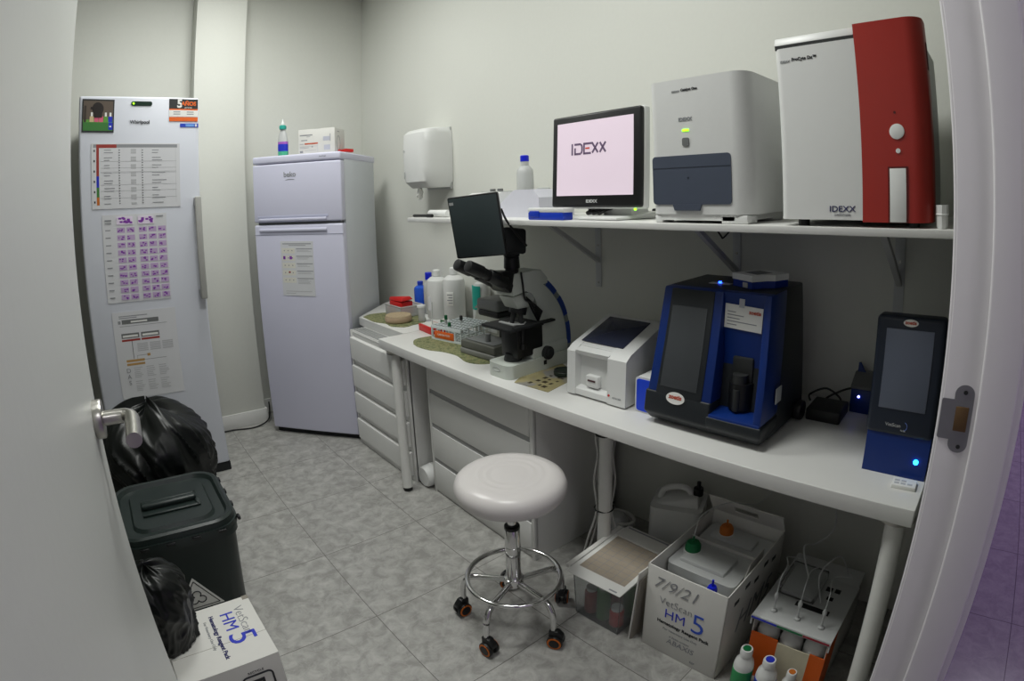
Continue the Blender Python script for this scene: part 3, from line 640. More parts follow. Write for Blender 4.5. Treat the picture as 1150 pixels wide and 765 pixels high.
# bottle with blue cap
t = bottle('reagent_bottle', 'clear bottle with blue cap on the shelf left of the monitor', (1.66, 1.79, ZS), 0.038, 0.262, TRANSL, CAPB, 0.52, 0.82)
b = B(); b.lathe([(0.0386, 0.035), (0.0388, 0.06), (0.0388, 0.09), (0.03, 0.09), (0.03, 0.035)], m=0); b.lathe([(0.039, 0.082), (0.0391, 0.098), (0.03, 0.098), (0.03, 0.082)], m=1); b.build('label', [PAPER, mat('olive_label', '5E7A4A', 0.5)], t)
bottle('specimen_jar', 'short frosted jar beside the clear blue-capped bottle on the shelf', (1.69, 1.705, ZS), 0.036, 0.115, TRANSL, TRANSL, 0.85, 0.85)
# pens and roll
b = B(); b.cyl((-0.07, 0, 0.016), (0.07, 0, 0.016), 0.016, n=24, bev=0.002); tag(b.build('paper_roll', WP, None, (1.33, 1.995, ZS), (0, 0, FX)), 'white paper roll lying on the left end of the shelf', 'roll')
t = thing('marker_pen', 'black marker pen lying on the left end of the shelf', 'pen', (1.288, 2.050, ZS), FX + 0.1)
b = B(); b.cyl((-0.075, 0, 0.008), (0.02, 0, 0.008), 0.0065, n=12); b.cyl((-0.085, 0, 0.008), (-0.075, 0, 0.008), 0.002, 0.0055, n=12); b.build('barrel', BLK, t)
b = B(); b.cyl((0.02, 0, 0.008), (0.055, 0, 0.008), 0.008, n=12); b.build('cap', BLK, t)

# ------------------------------------------------------------------ paper towel dispenser
t = thing('paper_towel_dispenser', 'white paper towel dispenser on the wall above the shelf end', 'dispenser', (1.798, 2.672, 1.50), FX)
b = B()
ring = lambda z, d, w_: [(-w_, 0, z), (w_, 0, z), (w_, -d * 0.6, z), (w_ - 0.02, -d, z), (-w_ + 0.02, -d, z), (-w_, -d * 0.6, z)]
t_ = bmesh.new(); R_ = []
prof = [(0.005, 0.150, 0.118), (0.040, 0.190, 0.130), (0.12, 0.20, 0.133), (0.26, 0.20, 0.133), (0.315, 0.195, 0.131), (0.338, 0.165, 0.126), (0.345, 0.12, 0.12)]
for z, d, w_ in prof:
    pts = []
    for a in range(17):
        th = PI * a / 16; c_, s_ = math.cos(th), math.sin(th)
        e = 0.42
        px_ = w_ * math.copysign(abs(c_) ** e, c_); py_ = -d * abs(s_) ** e
        zb = z - (0.03 * (1 - abs(px_ / w_) ** 2) * 0 if z > 0.1 else 0) + (0.045 * (1 - (-py_ / d)) if False else 0)
        pts.append(t_.verts.new((px_, py_, zb)))
    R_.append(pts)
for A_, B_ in zip(R_, R_[1:]):
    for i in range(16): t_.faces.new((A_[i], A_[i + 1], B_[i + 1], B_[i]))
    t_.faces.new((A_[-1], A_[0], B_[0], B_[-1]))
t_.faces.new(R_[0]); t_.faces.new(R_[-1])
b._add(t_, 0); b.build('cover', WP, t)
b = B(); b.box(-0.128, 0.128, -0.012, 0, -0.006, 0.35, 0.003); b.build('back_plate', GP, t)
b = B(); b.box(-0.075, -0.071, -0.2025, -0.195, 0.06, 0.10, 0.001); b.build('level_window', GP, t)
b = B(); b.cyl((-0.073, -0.2015, 0.22), (-0.073, -0.196, 0.22), 0.007, n=16); b.build('lock', GP, t)
b = B()
random.seed(3)
for k in range(3): b.hull([(-0.03 + random.uniform(-0.02, 0.03), -0.13 + random.uniform(-0.02, 0.02), z + random.uniform(-0.01, 0.01)) for z in (0.02, 0.02, -0.05, -0.07, -0.045, -0.03) ])
b.build('paper_towel', PAPER, t)

# ------------------------------------------------------------------ items on the worktop, left to right
def wavy_mat(name, label, poly, m, z=ZT, th=0.0022):
    b = B(); b.prism(poly, 'z', z, z + th, 0.0); return tag(b.build(name, m), label, 'mat')
wavy_mat('desk_mat', 'olive patterned wavy mat under the clear tub by the fridge', [tuple(p)[:2] for p in smooth_path([(1.375, 2.93, 0), (1.46, 2.97, 0), (1.60, 2.90, 0), (1.66, 2.72, 0), (1.58, 2.56, 0), (1.50, 2.545, 0), (1.43, 2.535, 0), (1.385, 2.60, 0), (1.395, 2.68, 0), (1.365, 2.76, 0), (1.37, 2.86, 0), (1.375, 2.928, 0)], 5)][:-1], MATG)
wavy_mat('desk_mat', 'olive patterned wavy mat under the test tube rack', [tuple(p)[:2] for p in smooth_path([(1.285, 2.20, 0), (1.34, 2.27, 0), (1.45, 2.26, 0), (1.60, 2.15, 0), (1.60, 1.85, 0), (1.50, 1.70, 0), (1.40, 1.695, 0), (1.325, 1.73, 0), (1.30, 1.80, 0), (1.325, 1.90, 0), (1.315, 1.99, 0), (1.285, 2.06, 0), (1.275, 2.14, 0), (1.285, 2.198, 0)], 5)][:-1], MATG)
zc = ZT + 0.0022
# clear tub with red thing in it
t = thing('clear_tub', 'clear plastic tub holding red pieces, beside the fridge', 'tub', (1.60, 2.835, zc), FX)
b = B()
x0, x1, y0, y1, hh_ = -0.085, 0.105, -0.075, 0.075, 0.062
for a in ((x0, x1, y0, y0 + 0.003), (x0, x1, y1 - 0.003, y1), (x0, x0 + 0.003, y0, y1), (x1 - 0.003, x1, y0, y1)): b.box(a[0], a[1], a[2], a[3], 0, hh_, 0.001)
b.box(x0, x1, y0, y1, 0, 0.003); b.build('wall', FROST, t)
b = B(); b.tube([(x0, y0, hh_), (x1, y0, hh_), (x1, y1, hh_), (x0, y1, hh_)], 0.0035, 8, closed=True); b.build('rim', TRANSL, t)
t = thing('red_case', 'red plastic case lying inside the clear tub by the fridge', 'case', (1.60, 2.85, zc + 0.004), FX + 0.1)
b = B(); b.box(-0.075, 0.055, -0.04, 0.045, 0, 0.075, 0.008); b.build('shell', REDB, t)
b = B(); b.hull([(-0.085, -0.035, 0.074), (0.065, -0.045, 0.080), (-0.085, 0.035, 0.074), (0.065, 0.04, 0.085), (-0.08, -0.03, 0.095), (0.02, -0.03, 0.106), (0.06, -0.03, 0.103), (0.05, 0.03, 0.104)], 0.004); b.build('lid', REDB, t)
t = thing('cork_ring', 'round tan ribbed disc on the olive mat in front of the clear tub', 'disc', (1.475, 2.675, zc))
b = B(); b.lathe([(0, 0), (0.070, 0), (0.075, 0.006), (0.075, 0.034), (0.071, 0.040), (0.060, 0.041), (0.05, 0.037), (0, 0.037)], n=40); b.build('disc', CORK, t)
b = B(); b.lathe([(0.0752, 0.008), (0.0765, 0.012), (0.0765, 0.028), (0.0752, 0.032), (0.07, 0.032), (0.07, 0.008)], n=40); b.build('wrapping', mat('kraft_band', 'B49C82', 0.7, var=0.1), t)
t = bottle('water_bottle', 'small blue plastic water bottle behind the clear tub', (1.735, 2.845, ZT), 0.040, 0.185, BLUEG, BLUES, 0.45, 0.86, caph=0.10)
t = bottle('spray_bottle', 'frosted bottle with cobalt blue cap behind the white bottles', (1.728, 2.735, ZT), 0.033, 0.250, TRANSL, CAPB, 0.62, 0.78, caph=0.17)
t = bottle('reagent_bottle', 'white one-litre bottle with white cap beside the blue-capped bottle', (1.700, 2.605, ZT), 0.060, 0.280, WPM, WP, 0.36, 0.86, caph=0.12)
b = B(); b.hull([(-0.0607 , y_, z_) for y_ in (-0.015, 0.015) for z_ in (0.05, 0.13)] + [(-0.057, y_, z_) for y_ in (-0.022, 0.022) for z_ in (0.05, 0.13)]); b.build('label', LAMP_, t)
t = bottle('reagent_bottle', 'white one-litre bottle with dark-lettered label, behind the microscope eyepieces', (1.715, 2.455, ZT), 0.061, 0.305, WPM, WP, 0.36, 0.86, caph=0.12)
b = B()
Lr = Matrix.Rotation(math.radians(32), 4, 'Z')
b.box(-0.0635, -0.058, -0.020, 0.020, 0.10, 0.175, 0.001, m=0, M=Lr)
for k in range(4): b.box(-0.0642, -0.063, -0.016, 0.016 - 0.008 * (k % 2), 0.158 - k * 0.015, 0.163 - k * 0.015, m=1, M=Lr)
b.build('label', [PAPER, INKG], t)
t = thing('specimen_vial', 'white capped specimen tube standing beside the tan disc', 'vial', (1.575, 2.585, ZT))
b = B(); b.lathe([(0, 0), (0.016, 0), (0.019, 0.005), (0.019, 0.082), (0, 0.082)], n=20); b.build('body', TRANSL, t)
b = B(); b.lathe([(0, 0.082), (0.024, 0.082), (0.024, 0.094), (0, 0.094)], n=20); b.build('cap', WP, t)
t = thing('tissue_box', 'low red box lying behind the test tube rack', 'box', (1.49, 2.355, ZT), FX - 0.1)
b = B(); b.box(-0.07, 0.07, -0.04, 0.05, 0, 0.036, 0.003); b.build('box', REDB, t)
b = B(); b.box(-0.06, 0.05, -0.03, 0.04, 0.036, 0.038, 0); b.build('top_label', CARD, t)
t = thing('slide_tray', 'green and white slide tray behind the test tube rack', 'tray', (1.549, 2.30, ZT), FX)
b = B(); b.box(-0.06, 0.058, 0.0, 0.028, 0, 0.052, 0.003); b.build('tray', GRN, t)
b = B(); b.box(-0.055, 0.053, 0.003, 0.025, 0.052, 0.056, 0); b.build('cover', CARD, t)
t = thing('aqua_spray_bottle', 'bottle with teal label seen between the microscope head and stage', 'bottle', (1.742, 2.243, ZT), 0)
b = B(); b.lathe([(0, 0), (0.045, 0), (0.048, 0.01), (0.048, 0.20), (0.035, 0.235), (0.02, 0.245), (0, 0.245)]); b.build('body', WPM, t)
b = B(); b.lathe([(0, 0.245), (0.021, 0.245), (0.021, 0.265), (0, 0.265)]); b.build('cap', WP, t)
b = B(); t_ = [(-0.0495 * math.cos(a), 0.0495 * math.sin(a)) for a in [math.radians(q) for q in range(-45, 52, 6)]] + [(-0.044 * math.cos(a), 0.044 * math.sin(a)) for a in [math.radians(q) for q in range(51, -46, -6)]]
b.prism(t_, 'z', 0.10, 0.225, 0); b.build('label', TEALP, t)

# test tube rack
t = thing('test_tube_rack', 'pale grey wire-grid test tube rack with orange label', 'rack', (1.4265, 2.126, zc), FX + 0.185)
RW, RD, RH = 0.098, 0.215, 0.068
b = B()
for z in (0.0, RH - 0.004):
    for i in range(7):
        y = i * RD / 6; b.box(-RW, RW, y - 0.0022, y + 0.0022, z, z + 0.005)
    for i in range(11):
        x = -RW + i * 2 * RW / 10; b.box(x - 0.0022, x + 0.0022, 0, RD, z, z + 0.005)
for x in (-RW, RW):
    for i in range(5): b.box(x - 0.002, x + 0.002, i * RD / 4 - 0.003, i * RD / 4 + 0.003, 0, RH)
    b.box(x - 0.0015, x + 0.0015, 0, RD, RH * 0.5, RH * 0.5 + 0.004)
for i in range(6): b.box(-RW + i * 2 * RW / 5 - 0.003, -RW + i * 2 * RW / 5 + 0.003, -0.002, 0.002, 0, RH); b.box(-RW + i * 2 * RW / 5 - 0.003, -RW + i * 2 * RW / 5 + 0.003, RD - 0.002, RD + 0.002, 0, RH)
b.box(-RW - 0.002, RW + 0.002, -0.003, 0.001, RH - 0.012, RH); b.box(-RW - 0.002, RW + 0.002, -0.003, 0.001, 0, 0.010)
b.build('frame', mat('rack_grey', 'DDE4E6', 0.5), t)
b = B(); b.box(-RW + 0.022, RW - 0.045, -0.0045, -0.002, 0.010, 0.046, 0.0008); lb = b.build('orange_label', ORG, t)
text('lettering', 'LABORATORY', 0.013, PAPER, lb, (-0.012, -0.005, 0.029))
def tube_(label, x, y, h, capm):
    q = thing('blood_tube', label, 'tube', tuple(Matrix.Translation((1.4265, 2.126, zc)) @ Matrix.Rotation(FX + 0.185, 4, 'Z') @ Vector((x, y, 0.006))))
    b = B(); b.lathe([(0, 0), (0.005, 0.001), (0.006, 0.006), (0.006, h), (0, h)], n=14); b.build('glass', TRANSL, q)
    b = B(); b.lathe([(0, h - 0.002), (0.008, h - 0.002), (0.008, h + 0.018), (0.006, h + 0.020), (0, h + 0.020)], n=14); b.build('stopper', capm, q)
tube_('short tube with green stopper at the front of the rack', -0.005, 0.03, 0.062, GRN)
tube_('tall tube with green stopper further back in the rack', -0.062, 0.065, 0.085, GRN)
tube_('tube with dark stopper in the rear row of the rack', -0.03, 0.14, 0.072, DKG)
b = B(); b.cyl((0, 0, 0), (0.004, 0.004, 0.165), 0.0028, n=8); b.cyl((0.004, 0.004, 0.145), (0.0045, 0.0045, 0.175), 0.0035, n=8)
tag(b.build('pipette_stick', WP, None, (1.432, 2.252, ZT + 0.001)), 'thin white stick standing at the corner of the test tube rack', 'stick')

# ------------------------------------------------------------------ microscope (front faces the room)
MX, MY = 1.268, 1.548
mic = thing('microscope', 'grey and black binocular microscope with blue-striped arm on the worktop', 'microscope', (MX, MY, ZT), FX)
MWH = mat('microscope_ivory', 'C6CCC4', 0.4, var=0.02)
# local: x right (-Y world), y depth (+X), z up
b = B(); b.prism(rr2(-0.070, 0.062, 0.0, 0.345, 0.03, 8, (0.3, 0.3, 1, 1)), 'z', 0, 0.055, 0.010, seg=4)
b.box(-0.05, 0.055, 0.13, 0.335, 0.05, 0.10, 0.012, seg=3); base = b.build('base', MWH, mic)
b = B(); b.cyl((0.061, 0.19, 0.030), (0.0645, 0.19, 0.030), 0.002, n=8); b.box(0.0605, 0.0635, 0.182, 0.198, 0.022, 0.040, 0.001); b.build('power_switch', BLK, base)
b = B(); b.tube([(-0.01 + 0.022 * math.cos(a), -0.0008, 0.034 + 0.008 * math.sin(a)) for a in [k * PI / 10 for k in range(20)]], 0.0012, 6, closed=True); b.build('maker_badge', GP, base)
# arm: side profile swept in x
def arc(c, r, a0, a1, n): return [(c[0] + r * math.cos(math.radians(a0 + (a1 - a0) * k / n)), c[1] + r * math.sin(math.radians(a0 + (a1 - a0) * k / n))) for k in range(n + 1)]
outer = [(0.345, 0.02), (0.354, 0.09), (0.345, 0.17), (0.318, 0.245), (0.276, 0.305), (0.228, 0.352), (0.190, 0.372)]
outer = [tuple(p)[:2] for p in smooth_path([(a, c_, 0) for a, c_ in outer], 5)]
inner = [(0.190, 0.372), (0.10, 0.372), (0.10, 0.335), (0.14, 0.315), (0.165, 0.285), (0.175, 0.235), (0.172, 0.13), (0.165, 0.06), (0.17, 0.02)]
b = B(); b.prism(outer + inner[1:], 'x', -0.045, 0.045, 0.006, seg=3); b.build('arm', MWH, mic)
b = B()
sp = [Vector((p[0], p[1], 0)) for p in outer]
for (k0, k1) in ((4, 10), (12, 18), (20, 25)):
    seg_ = sp[k0:k1 + 1]
    P1, P2 = [], []
    for i, p in enumerate(seg_):
        d = (sp[min(k0 + i + 1, len(sp) - 1)] - sp[max(k0 + i - 1, 0)]).normalized(); n = Vector((d.y, -d.x, 0))
        P1.append(tuple(p + n * 0.0025)[:2]); P2.append(tuple(p - n * 0.020)[:2])
    b.prism(P1 + P2[::-1], 'x', -0.047, 0.047, 0)
b.build('blue_stripe', mat('stripe_blue', '1C3C8C', 0.4), mic)
b = B()
P1, P2 = [], []
for i, p in enumerate(sp):
    d = (sp[min(i + 1, len(sp) - 1)] - sp[max(i - 1, 0)]).normalized(); n = Vector((d.y, -d.x, 0)); P1.append(tuple(p + n * 0.0012)[:2]); P2.append(tuple(p - n * 0.022)[:2])
b.prism(P1 + P2[::-1], 'x', -0.046, 0.046, 0); b.build('rear_band', mat('band_grey', '7C8684', 0.5), mic)
# head block
b = B(); b.prism([(0.045, 0.318), (0.225, 0.346), (0.225, 0.366), (0.19, 0.402), (0.055, 0.400), (0.040, 0.350)], 'x', -0.048, 0.048, 0.008, seg=3); b.build('head', MWH, mic)
b = B(); b.hull([(x, y, z) for x in (-0.040, 0.040) for y, z in ((0.045, 0.312), (0.17, 0.325), (0.155, 0.262), (0.075, 0.262))], 0.006); b.build('nosepiece_housing', MWH, mic)
b = B(); b.cyl((0, 0.115, 0.265), (0, 0.105, 0.235), 0.034, 0.034, n=32, bev=0.003); tur = b.build('turret', DKG, mic)
b = B()
for a, l in ((0, 0.050), (90, 0.035), (180, 0.030), (270, 0.04)):
    dx, dy = 0.018 * math.cos(math.radians(a - 90)), 0.018 * math.sin(math.radians(a - 90))
    b.cyl((dx, 0.105 + dy, 0.238), (dx * 1.5, 0.098 + dy * 1.5, 0.238 - l), 0.0105, 0.008, n=20, m=0); b.cyl((dx * 1.5, 0.098 + dy * 1.5, 0.240 - l), (dx * 1.6, 0.097 + dy * 1.6, 0.232 - l), 0.007, 0.004, n=20, m=1)
b.build('objective', [DKG, CHR], mic)
# binocular
b = B(); b.hull([(x, y, z) for x in (-0.040, 0.040) for y, z in ((0.050, 0.330), (0.050, 0.392), (0.085, 0.405))] + [(x, y, z) for x in (-0.052, 0.052) for y, z in ((-0.015, 0.372), (-0.005, 0.415), (0.03, 0.330))], 0.008); bn = b.build('binocular_body', BLK, mic)
for sx_ in (-1, 1):
    b = B(); x = 0.033 * sx_
    b.cyl((x, 0.02, 0.372), (x, -0.055, 0.408), 0.026, 0.024, n=28, bev=0.003)
    b.cyl((x, -0.050, 0.405), (x, -0.110, 0.434), 0.0195, 0.0185, n=28, bev=0.002)
    b.cyl((x, -0.085, 0.422), (x, -0.148, 0.452), 0.023, 0.0215, n=28, bev=0.004)
    b.build('eyepiece', BLK, mic)
# stage
b = B(); b.box(-0.095, 0.075, 0.0, 0.175, 0.188, 0.200, 0.003); b.box(0.06, 0.085, 0.02, 0.23, 0.196, 0.206, 0.003); b.build('stage', BLKM, mic)
b = B(); b.box(-0.05, 0.04, 0.05, 0.065, 0.200, 0.207, 0.002); b.box(-0.02, 0.03, 0.075, 0.10, 0.2005, 0.2035, 0); b.tube([(0.03, 0.06, 0.203), (0.05, 0.09, 0.203), (0.03, 0.12, 0.203)], 0.003, 6); b.build('slide_clip', GP, mic)
b = B(); b.box(-0.045, 0.052, 0.055, 0.192, 0.07, 0.185, 0.008); b.cyl((0, 0.09, 0.10), (0, 0.09, 0.185), 0.035, n=24); b.build('condenser', BLK, mic)
b = B(); b.cyl((0, 0.075, 0.055), (0, 0.075, 0.085), 0.036, 0.030, n=28, bev=0.004); b.build('lamp_collector', DKG, mic)
b = B(); b.cyl((0.044, 0.205, 0.068), (0.074, 0.205, 0.068), 0.027, n=32, bev=0.004); b.cyl((0.074, 0.205, 0.068), (0.082, 0.205, 0.068), 0.018, n=28, bev=0.003); b.build('focus_knob', BLKM, mic)
b = B(); b.cyl((0.055, 0.08, 0.115), (0.055, 0.08, 0.19), 0.008, n=16); b.cyl((0.055, 0.08, 0.108), (0.055, 0.08, 0.128), 0.013, n=16); b.build('stage_knob', BLK, mic)
b = B(); b.tube(smooth_path([(0.05, 0.085, 0.405), (0.055, 0.088, 0.36), (0.052, 0.10, 0.30), (0.06, 0.13, 0.28), (0.05, 0.15, 0.24)], 5), 0.004, 8); b.hull([(0.046, y, z) for y, z in ((0.105, 0.31), (0.15, 0.265), (0.19, 0.24), (0.165, 0.20), (0.13, 0.26))] + [(0.058, y, z) for y, z in ((0.105, 0.31), (0.15, 0.265), (0.19, 0.24), (0.165, 0.20), (0.13, 0.26))], 0.003); b.build('cable', BLK, mic)
# camera tube and tablet
b = B(); b.cyl((0, 0.085, 0.398), (0, 0.085, 0.418), 0.026, n=28); b.cyl((0, 0.085, 0.415), (0, 0.085, 0.460), 0.031, 0.029, n=28, bev=0.003); b.build('phototube', BLK, mic)
t = thing('camera_tablet', 'dark tablet display mounted on top of the microscope', 'tablet', (1.180, 1.515, 1.343), FX + 0.50)
tl = Matrix.Rotation(math.radians(7), 4, 'X') @ Matrix.Rotation(math.radians(-5), 4, 'Y')
b = B(); b.box(-0.108, 0.088, -0.008, 0.010, -0.112, 0.112, 0.006, M=tl); b.build('housing', BLK, t)
b = B(); b.box(-0.102, 0.083, -0.0098, -0.006, -0.106, 0.106, 0.001, M=tl); b.build('screen', TABS, t)
b = B(); b.box(-0.100, -0.084, -0.0108, -0.009, 0.084, 0.094, 0, M=tl); b.build('sticker', GP, t)
b = B()
def inv(p): return tuple((Matrix.Translation((1.180, 1.515, 1.343)) @ Matrix.Rotation(FX + 0.50, 4, 'Z')).inverted() @ Vector(p))
b.hull([inv(p) for p in ((1.20, 1.56, 1.24), (1.20, 1.56, 1.31), (1.235, 1.46, 1.24), (1.235, 1.46, 1.335), (1.30, 1.60, 1.25), (1.30, 1.60, 1.32), (1.29, 1.45, 1.25), (1.29, 1.45, 1.33))], 0.008)
b.hull([inv(p) for p in ((1.28, 1.60, 1.235), (1.28, 1.60, 1.325), (1.27, 1.46, 1.245), (1.27, 1.46, 1.325), (1.375, 1.59, 1.225), (1.375, 1.59, 1.325), (1.375, 1.485, 1.225), (1.370, 1.475, 1.322))], 0.012)
b.hull([inv(p) for p in ((1.19, 1.56, 1.30), (1.225, 1.46, 1.30), (1.19, 1.56, 1.40), (1.222, 1.46, 1.42), (1.238, 1.50, 1.30), (1.245, 1.45, 1.30), (1.225, 1.52, 1.36))], 0.004)
b.cyl(inv((1.353, 1.548, 1.216)), inv((1.353, 1.548, 1.25)), 0.031, n=28, bev=0.003)
b.build('mount', BLKM, t)
b = B(); b.tube(smooth_path([inv(p) for p in ((1.235, 1.46, 1.40), (1.240, 1.44, 1.36), (1.28, 1.445, 1.32), (1.33, 1.46, 1.28), (1.36, 1.47, 1.26))], 5), 0.004, 8); b.build('cable', BLK, t)
# grey instruments piled left of microscope (balance with tray)
t = thing('stacked_instrument', 'flat dark grey stacked instrument left of the microscope base', 'instrument', (1.368, 1.822, zc), FX + 0.05)
b = B(); b.box(-0.105, 0.122, 0.0, 0.15, 0, 0.026, 0.005, seg=3); b.build('base', mat('warm_grey_plastic', '7C7D78', 0.45), t)
b = B(); b.box(-0.102, 0.119, 0.003, 0.147, 0.0265, 0.062, 0.006, seg=3); b.build('cover', mat('taupe_plastic', '55564F', 0.45), t)
b = B(); b.box(-0.085, 0.10, 0.02, 0.13, 0.062, 0.066, 0.002); b.cyl((0.03, 0.05, 0.062), (0.03, 0.05, 0.10), 0.012, n=16); b.build('top_plate', MG, t)
t = thing('instrument_head', 'dark grey rounded instrument head on a stand behind the microscope stage', 'instrument', (1.43, 1.80, ZT), FX)
b = B(); b.box(-0.085, 0.06, 0.0, 0.13, 0.198, 0.248, 0.014, seg=3); b.build('lid', MG, t)
b = B(); b.box(-0.080, 0.055, 0.004, 0.12, 0.170, 0.200, 0.010, seg=3); b.build('tray', BLK, t)
b = B(); b.box(-0.06, 0.02, 0.105, 0.125, 0.0, 0.175, 0.006); b.build('stand', DKG, t)
t = thing('centrifuge', 'low beige-grey instrument with angular lid behind the test tube rack', 'instrument', (1.648, 2.058, ZT), FX)
b = B(); b.prism([(0.0, 0), (0.10, 0), (0.10, 0.135), (0.07, 0.15), (0.02, 0.12), (0.0, 0.06)], 'x', -0.13, 0.13, 0.010, seg=3); b.build('body', mat('beige_grey', 'A4A59C', 0.5), t)
b = B(); b.hull([(x, y, z) for x in (-0.135, 0.05) for y, z in ((0.0, 0.125), (0.065, 0.165), (0.098, 0.158), (0.07, 0.147))], 0.004); b.build('lid', mat('grey_green', '6A6C62', 0.5), t)
b = B(); b.box(-0.02, 0.05, -0.003, 0.004, 0.02, 0.05, 0.002); b.build('panel', WP, t)

# yellow mouse-mat style booklet and dark puck
t = thing('pest_poster_mat', 'yellow printed mat on the worktop under the microscope base edge', 'mat', (1.272, 1.462, ZT), 0)
ang = math.atan2(1.298 - 1.462, 1.282 - 1.272)
b = B(); b.prism([(0, 0), (0.012, -0.164), (0.215, -0.130), (0.30, 0.06), (0.20, 0.10)], 'z', 0, 0.0022); b.build('sheet', MATY, t)
b = B()
for k in range(14):
    x = 0.03 + (k % 5) * 0.036 + random.uniform(-0.006, 0.006); y = -0.12 + (k // 5) * 0.03 + random.uniform(-0.008, 0.008)
    b.box(x, x + random.uniform(0.008, 0.02), y, y + random.uniform(0.01, 0.02), 0.0022, 0.0026)
b.build('print', mat('dark_brown_ink', '3A3020', 0.6), t)
t = thing('round_dish', 'small round dark dish on the yellow printed mat', 'dish', (1.455, 1.385, ZT + 0.0026))
b = B(); b.lathe([(0, 0), (0.034, 0), (0.037, 0.004), (0.037, 0.016), (0.033, 0.020), (0, 0.020)]); b.build('dish', mat('dark_green_plastic', '222E26', 0.5), t)
b = B(); b.lathe([(0.034, 0.018), (0.036, 0.022), (0.030, 0.022), (0.030, 0.018)]); b.build('rim', DKG, t)

# ------------------------------------------------------------------ small white touch-screen analyser
t = thing('touchscreen_analyser', 'small white analyser with sloping dark screen beside the blue analyser', 'analyser', (1.325, 1.118, ZT), FX + 0.02)
aw = 0.124
prof = [(0.0, 0.006), (0.27, 0.006), (0.27, 0.235), (0.235, 0.245), (0.030, 0.178), (0.004, 0.160)]
b = B(); b.prism(prof, 'x', -aw, -0.088, 0.010, seg=4); b.prism(prof, 'x', 0.05, aw, 0.010, seg=4)
b.prism([(0.03, 0.006), (0.268, 0.006), (0.268, 0.233), (0.233, 0.243), (0.034, 0.177)], 'x', -0.10, 0.06, 0.002)
b.prism([(0.003, 0.008), (0.05, 0.008), (0.05, 0.04), (0.010, 0.032), (0.004, 0.028)], 'x', -0.09, 0.052, 0.003)
b.prism([(0.006, 0.166), (0.05, 0.180), (0.05, 0.150), (0.012, 0.150)], 'x', -0.09, 0.052, 0.003)
body = b.build('housing', WP, t)
b = B()
sl = math.atan2(0.067, 0.205)
Ms = Matrix.Translation((-0.012, 0.130, 0.2125)) @ Matrix.Rotation(sl, 4, 'X')
b.box(-0.088, 0.088, -0.082, 0.088, -0.002, 0.0018, 0.0008, M=Ms); b.build('screen', SCRD, t)
b = B(); b.box(-0.050, 0.002, 0.012, 0.035, 0.040, 0.082, 0.004); b.build('slide_port', WP, t)
b = B(); b.box(-0.040, -0.008, 0.010, 0.014, 0.062, 0.068); b.build('port_slot', mat('maroon_slot', '4A2A30', 0.5), t)
b = B(); b.cyl((0.058, -0.001, 0.036), (0.058, 0.003, 0.036), 0.004, n=12); b.build('badge', REDB, t)
text('lettering', 'ANALYZER', 0.007, INKG, t, (0.090, -0.0008, 0.032))
b = B()
for x in (-0.1, 0.1): b.cyl((x, 0.04, 0), (x, 0.04, 0.008), 0.010, n=14); b.cyl((x, 0.22, 0), (x, 0.22, 0.008), 0.010, n=14)
b.build('feet', BLK, t)
# blue cup between
t = thing('blue_caddy', 'bright blue and white holder squeezed between the white and blue analysers', 'holder', (1.345, 0.932, ZT), FX)
b = B(); b.prism(rrect(-0.035, 0.032, 0.0, 0.120, 0.014), 'y', 0.0, 0.10, 0.002); b.build('shell', WP, t)
b = B(); b.prism(rrect(-0.029, 0.027, 0.007, 0.113, 0.010), 'y', -0.002, 0.05, 0.001); b.build('insert', mat('vivid_blue', '1444D8', 0.4), t)

# ------------------------------------------------------------------ large blue haematology analyser
t = thing('blood_analyser', 'large black and deep blue analyser with recessed sample bay', 'analyser', (1.296, 0.708, ZT), FX)
NAVY = mat('navy_shell', '0A2C72', 0.38, var=0.05); CHAR = mat('charcoal_shell', '202428', 0.45, var=0.06)
# coordinates: bottom half width .19, top .165; front leans from y=0 (z .07) to y=.088 (z .415)
def xat(z): return 0.19 - 0.020 * min(1, z / 0.415)
def yat(z): return -0.002 + 0.075 * max(0, (z - 0.05)) / 0.365
# rear body
b = B(); b.hull([(sx_ * (xat(z) - 0.001), y, z) for sx_ in (-1, 1) for z, ys in ((0.012, (0.06, 0.34)), (0.414, (0.10, 0.33))) for y in ys], 0.006); b.build('body', CHAR, t)
# front left wing (black with screen), blue edges
def slab(b, x0f, x1f, z0, z1, d0, d1, bev=0.004, m=0, seg=2):
    pts = []
    for z in (z0, z1):
        k = xat(z) / 0.19
        for x in (x0f, x1f):
            for d in (d0, d1): pts.append((x * k, yat(z) + d, z))
    b.hull(pts, bev, m, seg)
b = B(); slab(b, -0.190, 0.030, 0.100, 0.413, 0.0, 0.10, 0.006); b.build('left_wing', NAVY, t)
b = B(); slab(b, -0.158, 0.000, 0.100, 0.410, -0.003, 0.02, 0.003); fp = b.build('front_panel', CHAR, t)
b = B(); slab(b, -0.146, -0.018, 0.126, 0.362, -0.005, 0.0, 0.001); b.build('screen', SCRG, t)
b = B(); slab(b, 0.165, 0.190, 0.072, 0.413, 0.0, 0.12, 0.005); b.build('right_wing', NAVY, t)
b = B(); b.hull([(x, y, z) for x, z in ((0.02, 0.06), (0.170, 0.06), (0.02, 0.413), (0.158, 0.413)) for y in (0.076 + (0.006 if z < 0.1 else 0), 0.13)], 0.003); b.build('bay_wall', NAVY, t)
b = B(); b.hull([(x, y, z) for x in (0.028, 0.184) for y, z in ((0.0, 0.060), (0.0, 0.076), (0.12, 0.060), (0.12, 0.088))], 0.003); b.build('bay_floor', NAVY, t)
